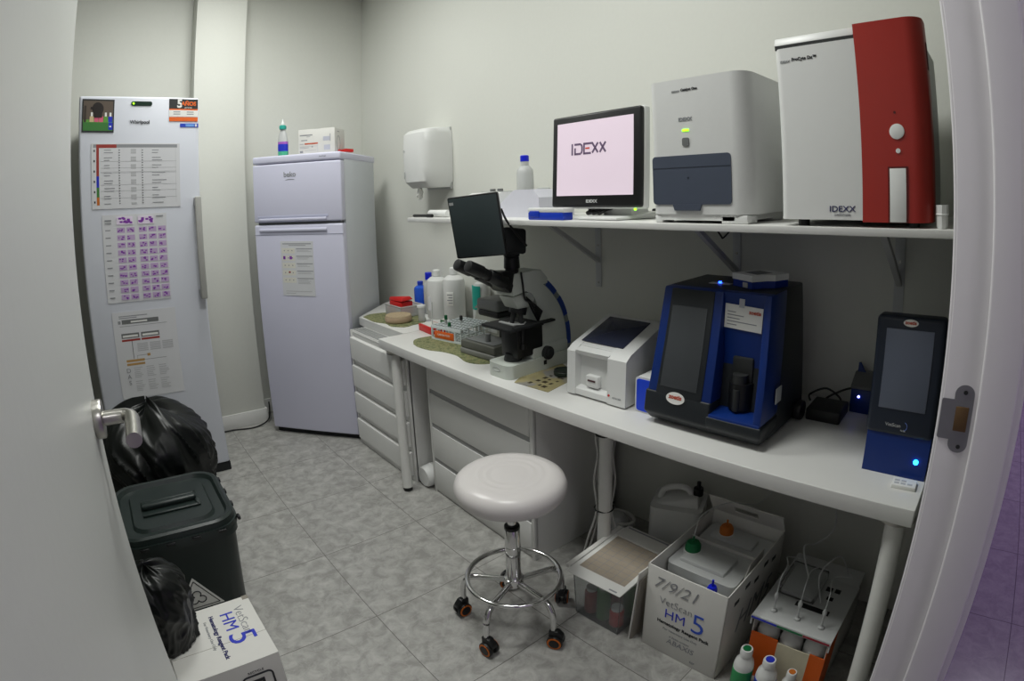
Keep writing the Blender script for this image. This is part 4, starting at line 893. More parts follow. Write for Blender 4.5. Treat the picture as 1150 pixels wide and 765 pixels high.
b = B(); b.hull([(x, y, z) for xx in (1,) for x, y, z in ((-0.180, 0.022, 0.010), (-0.190, -0.004, 0.040), (-0.190, 0.006, 0.106), (-0.19, 0.12, 0.106), (-0.185, 0.12, 0.010), (0.03, 0.022, 0.010), (0.03, -0.004, 0.040), (0.03, 0.006, 0.106), (0.03, 0.12, 0.106), (0.03, 0.12, 0.010))], 0.006, seg=3)
b.hull([(x, y, z) for x, y, z in ((0.180, 0.022, 0.010), (0.190, -0.004, 0.040), (0.190, -0.002, 0.070), (0.19, 0.12, 0.070), (0.185, 0.12, 0.010), (0.02, 0.022, 0.010), (0.02, -0.004, 0.040), (0.02, -0.002, 0.070), (0.02, 0.12, 0.070), (0.02, 0.12, 0.010))], 0.006, seg=3); b.build('lower_fascia', CHAR, t)
b = B(); b.cyl((0.092, 0.075, 0.088), (0.092, 0.075, 0.165), 0.036, n=32); b.build('probe_well', BLK, t)
b = B(); b.cyl((0.092, 0.062, 0.165), (0.092, 0.062, 0.19), 0.022, n=24); b.box(0.06, 0.124, 0.07, 0.11, 0.16, 0.235, 0.006); b.cyl((0.092, 0.045, 0.088), (0.092, 0.045, 0.15), 0.012, n=20); b.build('sample_probe', DKG, t)
def oval(b, cx_, cz_, rx, rz, d0, d1, m=0):
    pts = []
    for k in range(28):
        a = 2 * PI * k / 28; z = cz_ + rz * math.sin(a)
        for d in (d0, d1): pts.append((cx_ + rx * math.cos(a), yat(z) + d, z))
    b.hull(pts, 0, m)
b = B(); oval(b, -0.083, 0.098, 0.031, 0.017, -0.0055, -0.001); bd = b.build('badge', PAPER, t)
lean = math.atan2(0.075, 0.365)
text('logo', 'zoetis', 0.018, mat('zoetis_rust', 'B8503C', 0.5), bd, (-0.083, yat(0.102) - 0.0062, 0.102), (PI / 2 - lean, 0, 0), off=0.0006)
# card taped inside bay
b = B()
Mc = Matrix.Translation((0.088, 0.0745, 0.345)) @ Matrix.Rotation(math.radians(3), 4, 'Y')
b.box(-0.058, 0.056, -0.001, 0, -0.034, 0.034, m=0, M=Mc)
for k in range(5): b.box(-0.05, -0.05 + [0.025, 0.05, 0.038, 0.09, 0.03][k], -0.0016, 0, 0.012 - k * 0.009, 0.0145 - k * 0.009, m=1, M=Mc)
b.box(-0.016, 0.0, -0.002, 0, 0.028, 0.052, m=2, M=Mc)
cd = b.build('business_card', [PAPER, INKG, mat('clear_tape', 'B8BAC0', 0.3), NAVY], t)
text('logo', 'zoetis', 0.015, mat('zoetis_rust', 'B8503C', 0.5), cd, tuple(Mc @ Vector((0.033, -0.0022, 0.019))), (PI / 2, math.radians(3), 0), off=0.0004)
b = B(); b.box(-0.075, -0.005, 0.17, 0.195, 0.4135, 0.4155, 0.0005); st = b.build('status_bar', GP, t)
b = B(); b.cyl((-0.042, 0.182, 0.415), (-0.042, 0.182, 0.420), 0.005, n=14); b.build('status_light', LEDB, t)
b = B(); b.box(0.188, 0.1915, 0.09, 0.13, 0.11, 0.155, 0.001); b.build('side_port', GP, t)
b = B()
for x in (-0.15, 0.15): b.cyl((x, 0.08, 0), (x, 0.08, 0.014), 0.014, n=16); b.cyl((x, 0.29, 0), (x, 0.29, 0.014), 0.014, n=16)
b.build('feet', BLK, t)
b = B(); b.cyl((0.19, 0.27, 0.035), (0.215, 0.27, 0.035), 0.030, n=24, bev=0.004); b.build('rear_knob', BLK, t)
# hand meter on top
t = thing('handheld_meter', 'white and blue handheld meter lying on top of the blue analyser', 'meter', (1.436, 0.648, ZT + 0.4158), FX - 0.45)
b = B(); b.prism([(-0.055, 0.0), (0.030, 0.0), (0.040, 0.045), (0.055, 0.065), (0.055, 0.115), (0.020, 0.12), (-0.030, 0.105), (-0.055, 0.06)], 'z', 0, 0.020, 0.004); b.build('base', BLUE, t)
b = B(); b.prism([(-0.057, -0.002), (0.032, -0.002), (0.042, 0.044), (0.057, 0.064), (0.057, 0.117), (0.020, 0.122), (-0.032, 0.107), (-0.057, 0.06)], 'z', 0.0205, 0.038, 0.005, seg=3); b.build('cover', WP, t)
b = B(); b.box(-0.036, 0.022, 0.025, 0.085, 0.0365, 0.0385, 0.0005); b.build('screen', MG, t)
b = B(); b.box(-0.008, 0.012, -0.004, 0.0, 0.002, 0.016, 0.001); b.build('port', GP, t)

# ------------------------------------------------------------------ adapters & small blue box
t = thing('power_adapter', 'black brick power adapter on the worktop right of the blue analyser', 'adapter', (1.598, 0.450, ZT), FX + 0.03)
b = B(); b.box(-0.040, 0.068, -0.015, 0.10, 0, 0.038, 0.005, seg=3); b.build('body', BLK, t)
b = B(); b.tube(smooth_path([(-0.06, 0.10, 0.02), (-0.07, 0.13, 0.03), (-0.02, 0.15, 0.05), (0.03, 0.15, 0.02), (0.01, 0.13, 0.008), (-0.02, 0.15, 0.015), (0.04, 0.17, 0.05), (0.10, 0.16, 0.07)], 6), 0.0035, 8); b.build('cable', BLK, t)
t = thing('small_blue_device', 'small blue box with violet light behind the dark tall analyser', 'device', (1.7095, 0.330, ZT), FX)
b = B(); b.box(-0.055, 0.06, 0, 0.09, 0.0, 0.078, 0.004); b.build('body', NAVY, t)
b = B(); b.hull([(x, y, z) for x in (-0.057, 0.062) for y, z in ((-0.002, 0.078), (0.09, 0.078), (0.09, 0.115), (0.05, 0.120), (-0.002, 0.088))], 0.003); b.build('lid', MG, t)
b = B(); b.cyl((-0.028, -0.003, 0.055), (-0.028, 0.002, 0.055), 0.0035, n=12); b.build('indicator', LEDV, t)
b = B(); b.hull([(-0.05, 0.05, 0.115), (-0.02, 0.05, 0.115), (-0.045, 0.06, 0.115), (-0.048, 0.05, 0.15), (-0.042, 0.056, 0.15)], 0); b.build('bracket', NAVY, t)

# ------------------------------------------------------------------ tall dark analyser by the door frame
t = thing('tablet_analyser', 'tall dark analyser with grey screen and blue foot by the door frame', 'analyser', (1.352, 0.170, ZT), FX)
b = B(); b.prism([(0.0, 0.0), (0.20, 0.0), (0.20, 0.13), (0.02, 0.13), (0.002, 0.11)], 'x', -0.080, 0.080, 0.008, seg=4); b.build('foot', NAVY, t)
th = math.radians(-2)
Mt = Matrix.Translation((0, 0.0, 0.105)) @ Matrix.Rotation(th, 4, 'X')
b = B(); b.box(-0.086, 0.082, -0.004, 0.055, 0.0, 0.292, 0.012, seg=4, M=Mt); b.build('housing', mat('midnight_plastic', '1A2230', 0.4), t)
b = B(); b.box(-0.060, 0.055, -0.0062, 0.0, 0.068, 0.262, 0.001, M=Mt); b.build('screen', SCRB, t)
b = B()
for_ = [(0.018 * math.cos(2 * PI * k / 24), 0.0085 * math.sin(2 * PI * k / 24)) for k in range(24)]
b.prism([(x - 0.003, z + 0.278) for x, z in for_], 'y', -0.0062, 0.0, M=Mt); bd = b.build('badge', PAPER, t)
text('logo', 'zoetis', 0.0115, mat('zoetis_rust', 'B8503C', 0.5), bd, tuple(Mt @ Vector((-0.003, -0.0068, 0.279))), (PI / 2 + th, 0, 0), off=0.0004)
text('lettering', 'VetScan', 0.012, GP, t, tuple(Mt @ Vector((-0.018, -0.0048, 0.028))), (PI / 2 + th, 0, 0))
text('lettering', 'FUSE', 0.006, GP, t, tuple(Mt @ Vector((0.008, -0.0048, 0.017))), (PI / 2 + th, 0, 0))
b = B(); b.tube([tuple(Mt @ Vector((0.004 + 0.013 * math.cos(a), -0.0048, 0.028 + 0.012 * math.sin(a)))) for a in [math.radians(q) for q in range(-60, 70, 10)]], 0.0007, 6); b.build('logo_arc', mat('swoosh_blue', '6C86D8', 0.5), t)
b = B(); b.cyl((0.052, -0.003, 0.047), (0.052, 0.003, 0.047), 0.0062, n=20); b.build('power_light', mat('cyan_led', '20A0FF', 0.4, emit=9), t)
# memo pad with print
t = thing('note_card', 'small white printed pad at the worktop edge below the dark analyser', 'card', (1.31, 0.132, ZT), FX + 0.05)
b = B(); b.box(-0.029, 0.029, -0.020, 0.022, 0, 0.010, 0.001); b.build('pad', PAPER, t)
b = B()
for k in range(5): b.box(-0.024 + (k % 3) * 0.016, -0.012 + (k % 3) * 0.016, -0.012 + (k // 3) * 0.014, -0.004 + (k // 3) * 0.014, 0.010, 0.0104)
b.build('print', INKL, t)

# black cable under the shelf
b = B(); b.tube(smooth_path([(0, -0.04, 0), (0, -0.01, -0.04), (0, 0.0, -0.045), (0, 0.035, -0.01), (0, 0.045, 0.0)], 5), 0.003, 6)
tag(b.build('cable_loop', BLK, None, (1.60, 0.80, ZS - 0.0205), (0, 0, PI)), 'black cable loop hanging just below the shelf', 'cable')
b = B(); b.tube(smooth_path([(0, -0.03, 0), (0.005, -0.02, -0.018), (0, 0.01, -0.012), (0, 0.02, -0.03), (0, 0.04, -0.012), (0, 0.05, 0)], 5), 0.0025, 6)
tag(b.build('cable_loop', BLK, None, (1.30, 0.88, ZT - 0.0475)), 'short black cable loop hanging below the worktop front', 'cable')

# ------------------------------------------------------------------ round stool
SX, SY = 0.982, 1.163
t = thing('rolling_stool', 'round white padded stool on a chrome five-star base', 'stool', (SX, SY, 0))
pr = [(0.000, 0.5260), (0.143, 0.5260), (0.163, 0.5320), (0.173, 0.5460), (0.176, 0.5660), (0.169, 0.5860), (0.153, 0.5980), (0.133, 0.6030), (0.120, 0.6045), (0.112, 0.6020), (0.104, 0.6045), (0.095, 0.6045), (0.087, 0.6020), (0.079, 0.6040), (0.069, 0.6040), (0.061, 0.6015), (0.053, 0.6030), (0.020, 0.6015), (0.000, 0.6015)]
b = B(); b.lathe(pr, n=64); b.build('seat', SEATM, t)
b = B(); b.lathe([(0, 0.514), (0.13, 0.514), (0.135, 0.520), (0.135, 0.528), (0, 0.528)], n=40); b.build('seat_plate', BLK, t)
b = B(); b.cyl((0, 0, 0.40), (0, 0, 0.52), 0.0145, n=24); b.build('piston', CHR, t)
b = B(); b.cyl((0, 0, 0.19), (0, 0, 0.40), 0.025, n=32, bev=0.002); b.cyl((0, 0, 0.325), (0, 0, 0.330), 0.0265, n=32); b.cyl((0, 0, 0.165), (0, 0, 0.200), 0.033, n=32, bev=0.004); b.build('column', CHR, t)
b = B(); b.cyl((0, 0, 0.398), (0, 0, 0.412), 0.0255, n=28, bev=0.003); b.build('collar', BLK, t)
b = B(); b.tube([(0.155 * math.cos(a), 0.155 * math.sin(a), 0.200) for a in [k * PI / 24 for k in range(48)]], 0.0085, 12, closed=True); b.build('foot_ring', CHR, t)
for k in range(5):
    a = math.radians(127 + 72 * k); c_, s_ = math.cos(a), math.sin(a)
    P = lambda r, z: (r * c_, r * s_, z)
    b = B(); b.tube(smooth_path([P(0.028, 0.182), P(0.10, 0.180), P(0.145, 0.176), P(0.170, 0.155), P(0.180, 0.12), P(0.182, 0.075)], 6), 0.0105, 14); lg = b.build('leg', CHR, t)
    cr = a + 0.9 + 0.5 * math.sin(k * 2.1)
    ux, uy = math.cos(cr), math.sin(cr); vx, vy = -uy, ux
    cx_, cy_ = 0.182 * c_ + ux * 0.008, 0.182 * s_ + uy * 0.008
    b = B()
    for sgn in (-1, 1):
        A_ = (cx_ + vx * 0.006 * sgn, cy_ + vy * 0.006 * sgn, 0.027); E_ = (cx_ + vx * 0.021 * sgn, cy_ + vy * 0.021 * sgn, 0.027)
        b.cyl(A_, E_, 0.027, n=28, bev=0.003, m=0)
        b.cyl((cx_ + vx * 0.0205 * sgn, cy_ + vy * 0.0205 * sgn, 0.027), (cx_ + vx * 0.0222 * sgn, cy_ + vy * 0.0222 * sgn, 0.027), 0.0235, n=28, m=1)
        b.cyl((cx_ + vx * 0.0215 * sgn, cy_ + vy * 0.0215 * sgn, 0.027), (cx_ + vx * 0.0235 * sgn, cy_ + vy * 0.0235 * sgn, 0.027), 0.0175, n=28, m=0)
    cs = b.build('caster_wheel', [BLK, ORW], lg)
    b = B(); b.hull([(cx_ + vx * q + ux * r, cy_ + vy * q + uy * r, z) for q in (-0.012, 0.012) for r, z in ((-0.022, 0.040), (-0.022, 0.072), (0.010, 0.074), (0.026, 0.055), (0.028, 0.040))], 0.004); b.build('caster_housing', BLK, lg)

# ------------------------------------------------------------------ under the worktop
# storage tub with papers on its lid
t = thing('storage_box', 'clear storage box of bottles and packets under the worktop', 'box', (1.150, 0.950, 0), FX + 0.02)
b = B()
for (a0, a1) in (((-0.092, 0.01), (0.092, 0.01)), ((0.092, 0.01), (0.092, 0.31)), ((0.092, 0.31), (-0.092, 0.31)), ((-0.092, 0.31), (-0.092, 0.01))):
    f = lambda p, z: (p[0] * (1 + 0.10 * z / 0.19), 0.16 + (p[1] - 0.16) * (1 + 0.05 * z / 0.19), z)
    g_ = lambda p, z: (p[0] * 0.97 * (1 + 0.10 * z / 0.19), 0.16 + (p[1] - 0.16) * 0.98 * (1 + 0.05 * z / 0.19), z)
    b.hull([f(a0, 0), f(a1, 0), f(a0, 0.19), f(a1, 0.19), g_(a0, 0), g_(a1, 0), g_(a0, 0.19), g_(a1, 0.19)])
b.box(-0.09, 0.09, 0.012, 0.308, 0, 0.003)
b.build('tub', CLEAR, t)
b = B(); b.box(-0.106, 0.106, -0.002, 0.325, 0.190, 0.200, 0.003); b.build('lid', TRANSL, t)
random.seed(11)
Mb = Matrix.Translation((1.150, 0.950, 0)) @ Matrix.Rotation(FX + 0.02, 4, 'Z')
spots = [(-0.055, 0.05), (0.0, 0.048), (0.055, 0.05), (-0.055, 0.12), (0.0, 0.115), (0.055, 0.12), (-0.035, 0.20), (0.035, 0.20)]
desc = ['maroon', 'green', 'red', 'white', 'maroon', 'green', 'white', 'brown']
mm_ = [INKR, GRNP, REDB, PAPER, INKR, GRNP, PAPER, ORC]
for i, (x, y) in enumerate(spots):
    p = Mb @ Vector((x, y, 0.0045)); hh = [0.11, 0.15, 0.08, 0.13, 0.12, 0.15, 0.14, 0.10][i]
    pos = ['front left', 'front middle', 'front right', 'middle left', 'centre', 'middle right', 'rear left', 'rear right'][i]
    q = thing('small_pot', '%s pot inside the clear storage box, at its %s' % (desc[i], pos), 'pot', p, group='pots inside the storage box')
    b = B(); b.lathe([(0, 0), (0.022, 0), (0.024, 0.004), (0.024, hh - 0.02), (0.018, hh - 0.012), (0, hh - 0.012)], n=20); b.build('body', mm_[i], q)
    b = B(); b.lathe([(0, hh - 0.012), (0.019, hh - 0.012), (0.019, hh), (0, hh)], n=20); b.build('cap', WP, q)
for k, (dx, dy, r, dz, lab, m) in enumerate(((0.0, 0.0, 0.03, 0.2002, 'large printed sheet lying face up on the storage box lid', PAPER), (-0.02, 0.245, -0.03, 0.2032, 'folded white leaflet at the back of the storage box lid', CARD), (-0.118, 0.0, 0.02, 0.2002, 'white leaflet with dark blue bar on the left of the box lid', CARD))):
    p = Mb @ Vector((dx, dy, dz)); q = thing('paper_sheet', lab, 'paper', p, FX + 0.02 + r)
    b = B()
    if k == 0:
        b.box(-0.112, 0.110, -0.020, 0.31, 0, 0.0025, m=0); b.box(-0.095, 0.092, 0.03, 0.29, 0.0025, 0.0027, m=1)
        for i in range(10): b.box(-0.095, 0.092, 0.035 + i * 0.026, 0.0362 + i * 0.026, 0.0027, 0.0029, m=2)
        for i in range(5): b.box(-0.07 + i * 0.035, -0.0688 + i * 0.035, 0.032, 0.288, 0.0027, 0.0029, m=2)
        b.box(0.06, 0.09, -0.012, -0.006, 0.0025, 0.0029, m=2)
    elif k == 1:
        b.box(-0.09, 0.12, 0.0, 0.075, 0, 0.006, 0.001, m=0); b.box(-0.08, 0.10, 0.06, 0.068, 0.006, 0.0064, m=2)
    else:
        b.box(-0.014, 0.004, 0.0, 0.30, -0.006, 0.008, 0.001, m=0); b.box(-0.0148, -0.013, 0.03, 0.12, -0.003, 0.005, m=3)
    b.build('sheet', [m, mat('faded_tan_print', 'A89C8C', 0.6, var=0.12, scale=40), INKG, INKD], q)
# leaning cardboard
t = thing('cardboard_panel', 'flat grey cardboard panel leaning against the open reagent box', 'panel', (1.172, 0.822, 0), FX - 0.02)
b = B(); b.hull([(x, y, z) for (x, z) in ((0.0, 0.0), (0.022, 0.30)) for y in (0.0, 0.17) for x in (x, x + 0.004)], 0); b.build('panel', CARD, t)
b = B(); b.hull([(x, y, z) for (x, z) in ((0.006, 0.0), (0.026, 0.27)) for y in (0.004, 0.16) for x in (x, x + 0.003)], 0); b.build('inner_fold', KRAFT, t)

# open reagent box
OB = thing('reagent_box', 'open white reagent carton dated 7/9/21 by hand under the worktop', 'box', (1.190, 0.641, 0), FX + 0.005)
BW, BD, BH = 0.138, 0.400, 0.340
b = B()
b.box(-BW, BW, 0, BD, 0, 0.004)
b.box(-BW, BW, 0, 0.004, 0, BH, 0.001); b.box(-BW, BW, BD - 0.004, BD, 0, BH, 0.001)
b.box(-BW, -BW + 0.004, 0, BD, 0, BH, 0.001); b.box(BW - 0.004, BW, 0, BD, 0, BH, 0.001); b.build('carton', CARD, OB)
b = B(); Mf = Matrix.Translation((0, BD - 0.002, BH)) @ Matrix.Rotation(math.radians(28), 4, 'X')
b.box(-BW, BW, -0.002, 0.002, 0, 0.012, m=0, M=Mf)
for r in ((-BW, -0.045, 0.01, 0.085), (0.045, BW, 0.01, 0.085), (-0.046, 0.046, 0.01, 0.028), (-0.046, 0.046, 0.060, 0.085)): b.box(r[0], r[1], -0.002, 0.002, r[2], r[3], 0, m=0, M=Mf)
b.build('rear_flap', CARD, OB)
b = B(); b.box(-BW + 0.006, BW - 0.006, 0.248, 0.252, BH - 0.10, BH - 0.03, 0)
b.hull([(x, y, z) for x in (0.118, 0.121) for y, z in ((0.13, BH - 0.05), (0.17, BH + 0.004), (0.27, BH + 0.004), (0.27, BH - 0.05))]); b.build('inner_divider', CARD, OB)
text('lettering', '7/9/21', 0.062, INKG, OB, (-0.035, -0.0012, 0.285), (PI / 2, 0, 0), shear=0.35, off=-0.0006)
text('lettering', 'VetScan', 0.040, INKG, OB, (-0.026, -0.0012, 0.222), off=-0.0006, sx=0.92)
text('lettering', 'HM', 0.052, INKB, OB, (-0.025, -0.0012, 0.176), off=-0.0004)
text('lettering', '5', 0.110, mat('bright_blue_ink', '2A50C0', 0.5), OB, (0.056, -0.0014, 0.186), off=-0.0010)
text('lettering', 'Hematology Reagent Pack', 0.0175, INK, OB, (0.006, -0.0012, 0.136), off=0.0004)
text('lettering', 'For Veterinary Use Only', 0.0125, INKG, OB, (0.0, -0.0012, 0.112))
text('lettering', 'ABAXIS', 0.030, INKG, OB, (0.005, -0.0012, 0.066), shear=0.15)
text('lettering', 'A Zoetis company', 0.010, INKG, OB, (0.0, -0.0012, 0.088))
text('lettering', 'REF', 0.0115, INKG, OB, (0.055, -0.0012, 0.022))
text('lettering', 'HM5', 0.12, INKG, OB, (BW + 0.001, 0.20, 0.17), (PI / 2, 0, PI / 2), shear=0.3)
b = B()
for k in range(5): b.box(BW - 0.001, BW + 0.0008, 0.05 + k * 0.065, 0.08 + k * 0.065, 0.27 + (k % 2) * 0.02, 0.285 + (k % 2) * 0.02)
b.build('punched_holes', DKG, OB)
MO = Matrix.Translation((1.190, 0.641, 0)) @ Matrix.Rotation(FX + 0.005, 4, 'Z')
def canister(label, x0, x1, y0, y1, z1, capxy, capm, capr):
    c0 = MO @ Vector(((x0 + x1) / 2, (y0 + y1) / 2, 0.006)); q = thing('reagent_canister', label, 'canister', c0, FX + 0.005, 'canisters in the open carton')
    hx_, hy_ = (x1 - x0) / 2, (y1 - y0) / 2
    b = B(); b.prism(rr2(-hx_, hx_, -hy_, hy_, 0.02, 5), 'z', 0, z1 - 0.02, 0.012, seg=3); b.box(-hx_ + 0.03, hx_ - 0.05, -hy_ + 0.03, hy_ - 0.03, z1 - 0.03, z1 - 0.008, 0.008); b.build('body', TRANSL, q)
    cx_, cy_ = capxy[0] - (x0 + x1) / 2, capxy[1] - (y0 + y1) / 2
    b = B(); b.cyl((cx_, cy_, z1 - 0.022), (cx_, cy_, z1 - 0.006), capr * 1.15, n=24); b.build('neck_ring', WP, q)
    b = B(); b.lathe([(0, z1 - 0.006), (capr, z1 - 0.006), (capr, z1 + 0.012), (capr * 0.75, z1 + 0.022), (0, z1 + 0.024)], c=(cx_, cy_, 0), n=24); b.cyl((cx_, cy_, z1 + 0.022), (cx_, cy_, z1 + 0.045), 0.0035, n=10); b.build('cap', capm, q)
canister('large translucent canister with green cap in the open carton', -0.128, 0.112, 0.085, 0.245, 0.315, (-0.085, 0.175), GRN, 0.026)
canister('low canister with blue cap at the front of the open carton', -0.02, 0.085, 0.012, 0.080, 0.285, (0.060, 0.050), CAPB, 0.016)
canister('canister with orange cap at the back of the open carton', -0.12, 0.12, 0.264, 0.385, 0.308, (-0.045, 0.330), ORC, 0.024)
b = B(); p = MO @ Vector((-0.085, 0.175, 0.362)); b.tube(smooth_path([(0, 0, 0), (0.01, 0.0, 0.03), (0.06, 0.01, 0.05), (0.16, -0.03, 0.06), (0.26, -0.10, 0.03), (0.33, -0.14, 0.10), (0.355, -0.15, 0.22)], 6), 0.0018, 6)
tag(b.build('tubing', TRANSL, None, p), 'thin clear tube rising from the green-capped canister', 'tube')

# jerrycan behind
t = thing('jerrycan', 'white translucent jerrycan with a black cap against the wall under the worktop', 'jerrycan', (1.63, 0.965, 0), FX + 0.35)
b = B(); b.prism(rr2(-0.085, 0.115, -0.08, 0.09, 0.03, 6), 'z', 0, 0.285, 0.018, seg=4); b.build('body', WPM, t)
b = B(); b.hull([(-0.07, y, 0.282) for y in (-0.05, 0.06)] + [(0.10, y, 0.282) for y in (-0.05, 0.06)] + [(-0.03, y, 0.30) for y in (-0.02, 0.03)] + [(0.09, y, 0.325) for y in (-0.03, 0.04)], 0.008); b.build('shoulder', WPM, t)
b = B(); b.tube(smooth_path([(-0.06, 0.005, 0.285), (-0.045, 0.005, 0.325), (0.01, 0.005, 0.345), (0.05, 0.005, 0.335), (0.06, 0.005, 0.31)], 5), 0.012, 10); b.build('handle', WPM, t)
b = B(); b.cyl((0.085, 0.005, 0.318), (0.085, 0.005, 0.350), 0.019, n=24, bev=0.003); b.cyl((0.085, 0.005, 0.35), (0.085, 0.005, 0.375), 0.008, n=12); b.build('cap', BLK, t)
t = thing('coiled_tubing_pack', 'crumpled clear plastic pack on the floor behind the middle leg', 'packet', (1.60, 1.22, 0))
b = B()
for k in range(5): b.tube([(0.045 * math.cos(a) + 0.004 * k, 0.07 * math.sin(a), 0.02 + 0.022 * k) for a in [q * PI / 10 for q in range(20)]], 0.008, 8, closed=True)
b.build('coil', WIRE, t)
b = B(); b.lathe([(0, 0), (0.05, 0), (0.055, 0.02), (0.05, 0.10), (0.03, 0.13), (0, 0.135)], n=14); b.build('bag', TRANSL, t)

# orange reagent tray box
t = thing('reagent_tray_box', 'orange and white carton with a clear tubing deck under the worktop end', 'box', (1.278, 0.333, 0), FX + 0.02)
b = B(); b.box(-0.115, 0.115, 0, 0.36, 0, 0.004)
b.box(-0.115, -0.112, 0, 0.36, 0, 0.235, m=0); b.box(0.112, 0.115, 0, 0.36, 0, 0.235, m=0); b.box(-0.115, 0.115, 0.357, 0.36, 0, 0.235, m=0)
b.box(-0.115, -0.030, -0.001, 0.003, 0, 0.178, m=1); b.box(-0.030, 0.070, -0.001, 0.003, 0, 0.170, m=2); b.box(0.070, 0.115, -0.001, 0.003, 0, 0.174, m=1); b.box(0.1145, 0.1165, -0.001, 0.10, 0, 0.22, m=1)
b.build('carton', [CARD, ORG, mat('yellow_white_print', 'D8D2B8', 0.6, var=0.08), REDB], t)
b = B(); b.box(-0.122, 0.122, -0.012, 0.27, 0.243, 0.247, 0.001, m=0); b.box(-0.122, 0.122, -0.013, -0.009, 0.238, 0.247, m=0); b.box(-0.122, -0.117, -0.013, -0.009, 0.215, 0.24, m=0); b.box(0.117, 0.122, -0.013, -0.009, 0.215, 0.24, m=0)
b.box(-0.118, 0.118, 0.26, 0.36, 0.238, 0.242, 0.001, m=0); b.build('deck', TRANSL, t)
b = B()
for i, m in enumerate((0, 1, 2)): b.box(-0.120 + i * 0.08, -0.041 + i * 0.08, -0.0145, -0.0125, 0.241, 0.247, m=m)
b.build('colour_strip', [INKB, GRN, mat('crimson', '8E2030', 0.5)], t)
b = B(); b.box(-0.03, 0.075, 0.095, 0.115, 0.247, 0.2485); b.box(0.03, 0.05, 0.205, 0.225, 0.247, 0.249); b.box(0.058, 0.075, 0.208, 0.226, 0.247, 0.249); b.box(0.045, 0.065, 0.165, 0.18, 0.247, 0.249); b.build('deck_slots', BLK, t)
b = B(); b.box(-0.10, 0.02, 0.12, 0.26, 0.247, 0.285, 0.006); b.build('tubing_cassette', CLEAR, t)
b = B(); b.box(-0.09, 0.01, 0.13, 0.25, 0.2475, 0.262, 0.004); b.build('cassette_insert', GP, t)
MT = Matrix.Translation((1.278, 0.333, 0)) @ Matrix.Rotation(FX + 0.02, 4, 'Z')
for i in range(3):
    p = MT @ Vector((-0.074 + i * 0.074, 0.038, 0.006)); q = thing('reagent_bottle', 'pale bottle in the orange carton under the %s end of the colour strip' % ['blue', 'green', 'crimson'][i] if i != 1 else 'pale bottle in the orange carton under the green middle of the colour strip', 'bottle', p, group='bottles inside the orange carton')
    b = B(); b.lathe([(0, 0), (0.033, 0), (0.035, 0.004), (0.035, 0.165), (0.032, 0.182), (0.022, 0.196), (0.012, 0.203), (0, 0.204)], n=28); b.build('body', WPM, q)
    b = B(); b.lathe([(0, 0.203), (0.013, 0.203), (0.013, 0.228), (0, 0.228)], n=20); b.build('cap', WP, q)
    b = B(); p2 = MT @ Vector((-0.074 + i * 0.074, 0.038, 0.2475))
    b.lathe([(0, 0), (0.009, 0), (0.009, 0.006), (0.0035, 0.010), (0.003, 0.045), (0.006, 0.052), (0.007, 0.062), (0.003, 0.072), (0, 0.072)], n=14)
    b.tube(smooth_path([(0, 0, 0.07), (0.01, 0.0, 0.12), (0.05 + 0.03 * i, 0.01 * i, 0.14 - 0.02 * i), (0.14, 0.03 - 0.03 * i, 0.10), (0.21, -0.01, 0.06)], 6), 0.0016, 6)
    tag(b.build('tubing_connector', TRANSL, None, p2), 'clear tube fitting on the deck at the %s of the colour strip' % ['blue end', 'green middle', 'crimson end'][i], 'connector', 'tube fittings on the deck')
b = B(); b.tube(smooth_path([(1.45, 0.36, 0.30), (1.55, 0.42, 0.33), (1.62, 0.40, 0.31), (1.66, 0.36, 0.36), (1.70, 0.38, 0.45), (1.73, 0.40, 0.60), (1.75, 0.40, 0.70)], 6), 0.003, 8); b.tube(smooth_path([(1.42, 0.30, 0.2475), (1.46, 0.33, 0.32), (1.55, 0.30, 0.34), (1.60, 0.27, 0.2475)], 6), 0.0025, 8)
tag(b.build('tubing', TRANSL), 'clear tubes looping over the tubing deck and up to the worktop', 'tube')
# front bottles with coloured caps
for i, (x, y, r, h, lab, m, lm) in enumerate(((1.205, 0.425, 0.030, 0.175, 'white bottle with green label and cap before the orange carton', GRN, mat('green_label', '2E9A5A', 0.5)), (1.208, 0.352, 0.031, 0.168, 'white bottle with blue label and cap before the orange carton', INKB, BLUES), (1.215, 0.283, 0.024, 0.150, 'white bottle with orange cap before the orange carton', ORC, ORC))):
    q = thing('reagent_bottle', lab, 'bottle', (x, y, 0))
    b = B(); b.lathe([(0, 0), (r * .95, 0), (r, 0.004), (r, h * 0.62), (r * 0.9, h * 0.72), (r * 0.55, h * 0.82), (r * 0.5, h * 0.86), (0, h * 0.86)], n=28); b.build('body', WP, q)
    b = B(); b.lathe([(r + 0.0002, h * 0.18), (r + 0.0008, h * 0.19), (r + 0.0008, h * 0.56), (r - 0.002, h * 0.57), (r - 0.002, h * 0.18)], n=28); b.build('label', lm, q)
    b = B(); b.lathe([(0, h * 0.86), (r * 0.62, h * 0.86), (r * 0.62, h * 0.97), (r * 0.55, h), (r * 0.42, h), (r * 0.42, h - 0.003), (0, h - 0.003)], n=24); b.build('cap_ring', WP, q)
    b = B(); b.lathe([(0, h - 0.003), (r * 0.42, h - 0.003), (r * 0.40, h + 0.001), (0, h + 0.001)], n=24); b.build('cap', m, q)

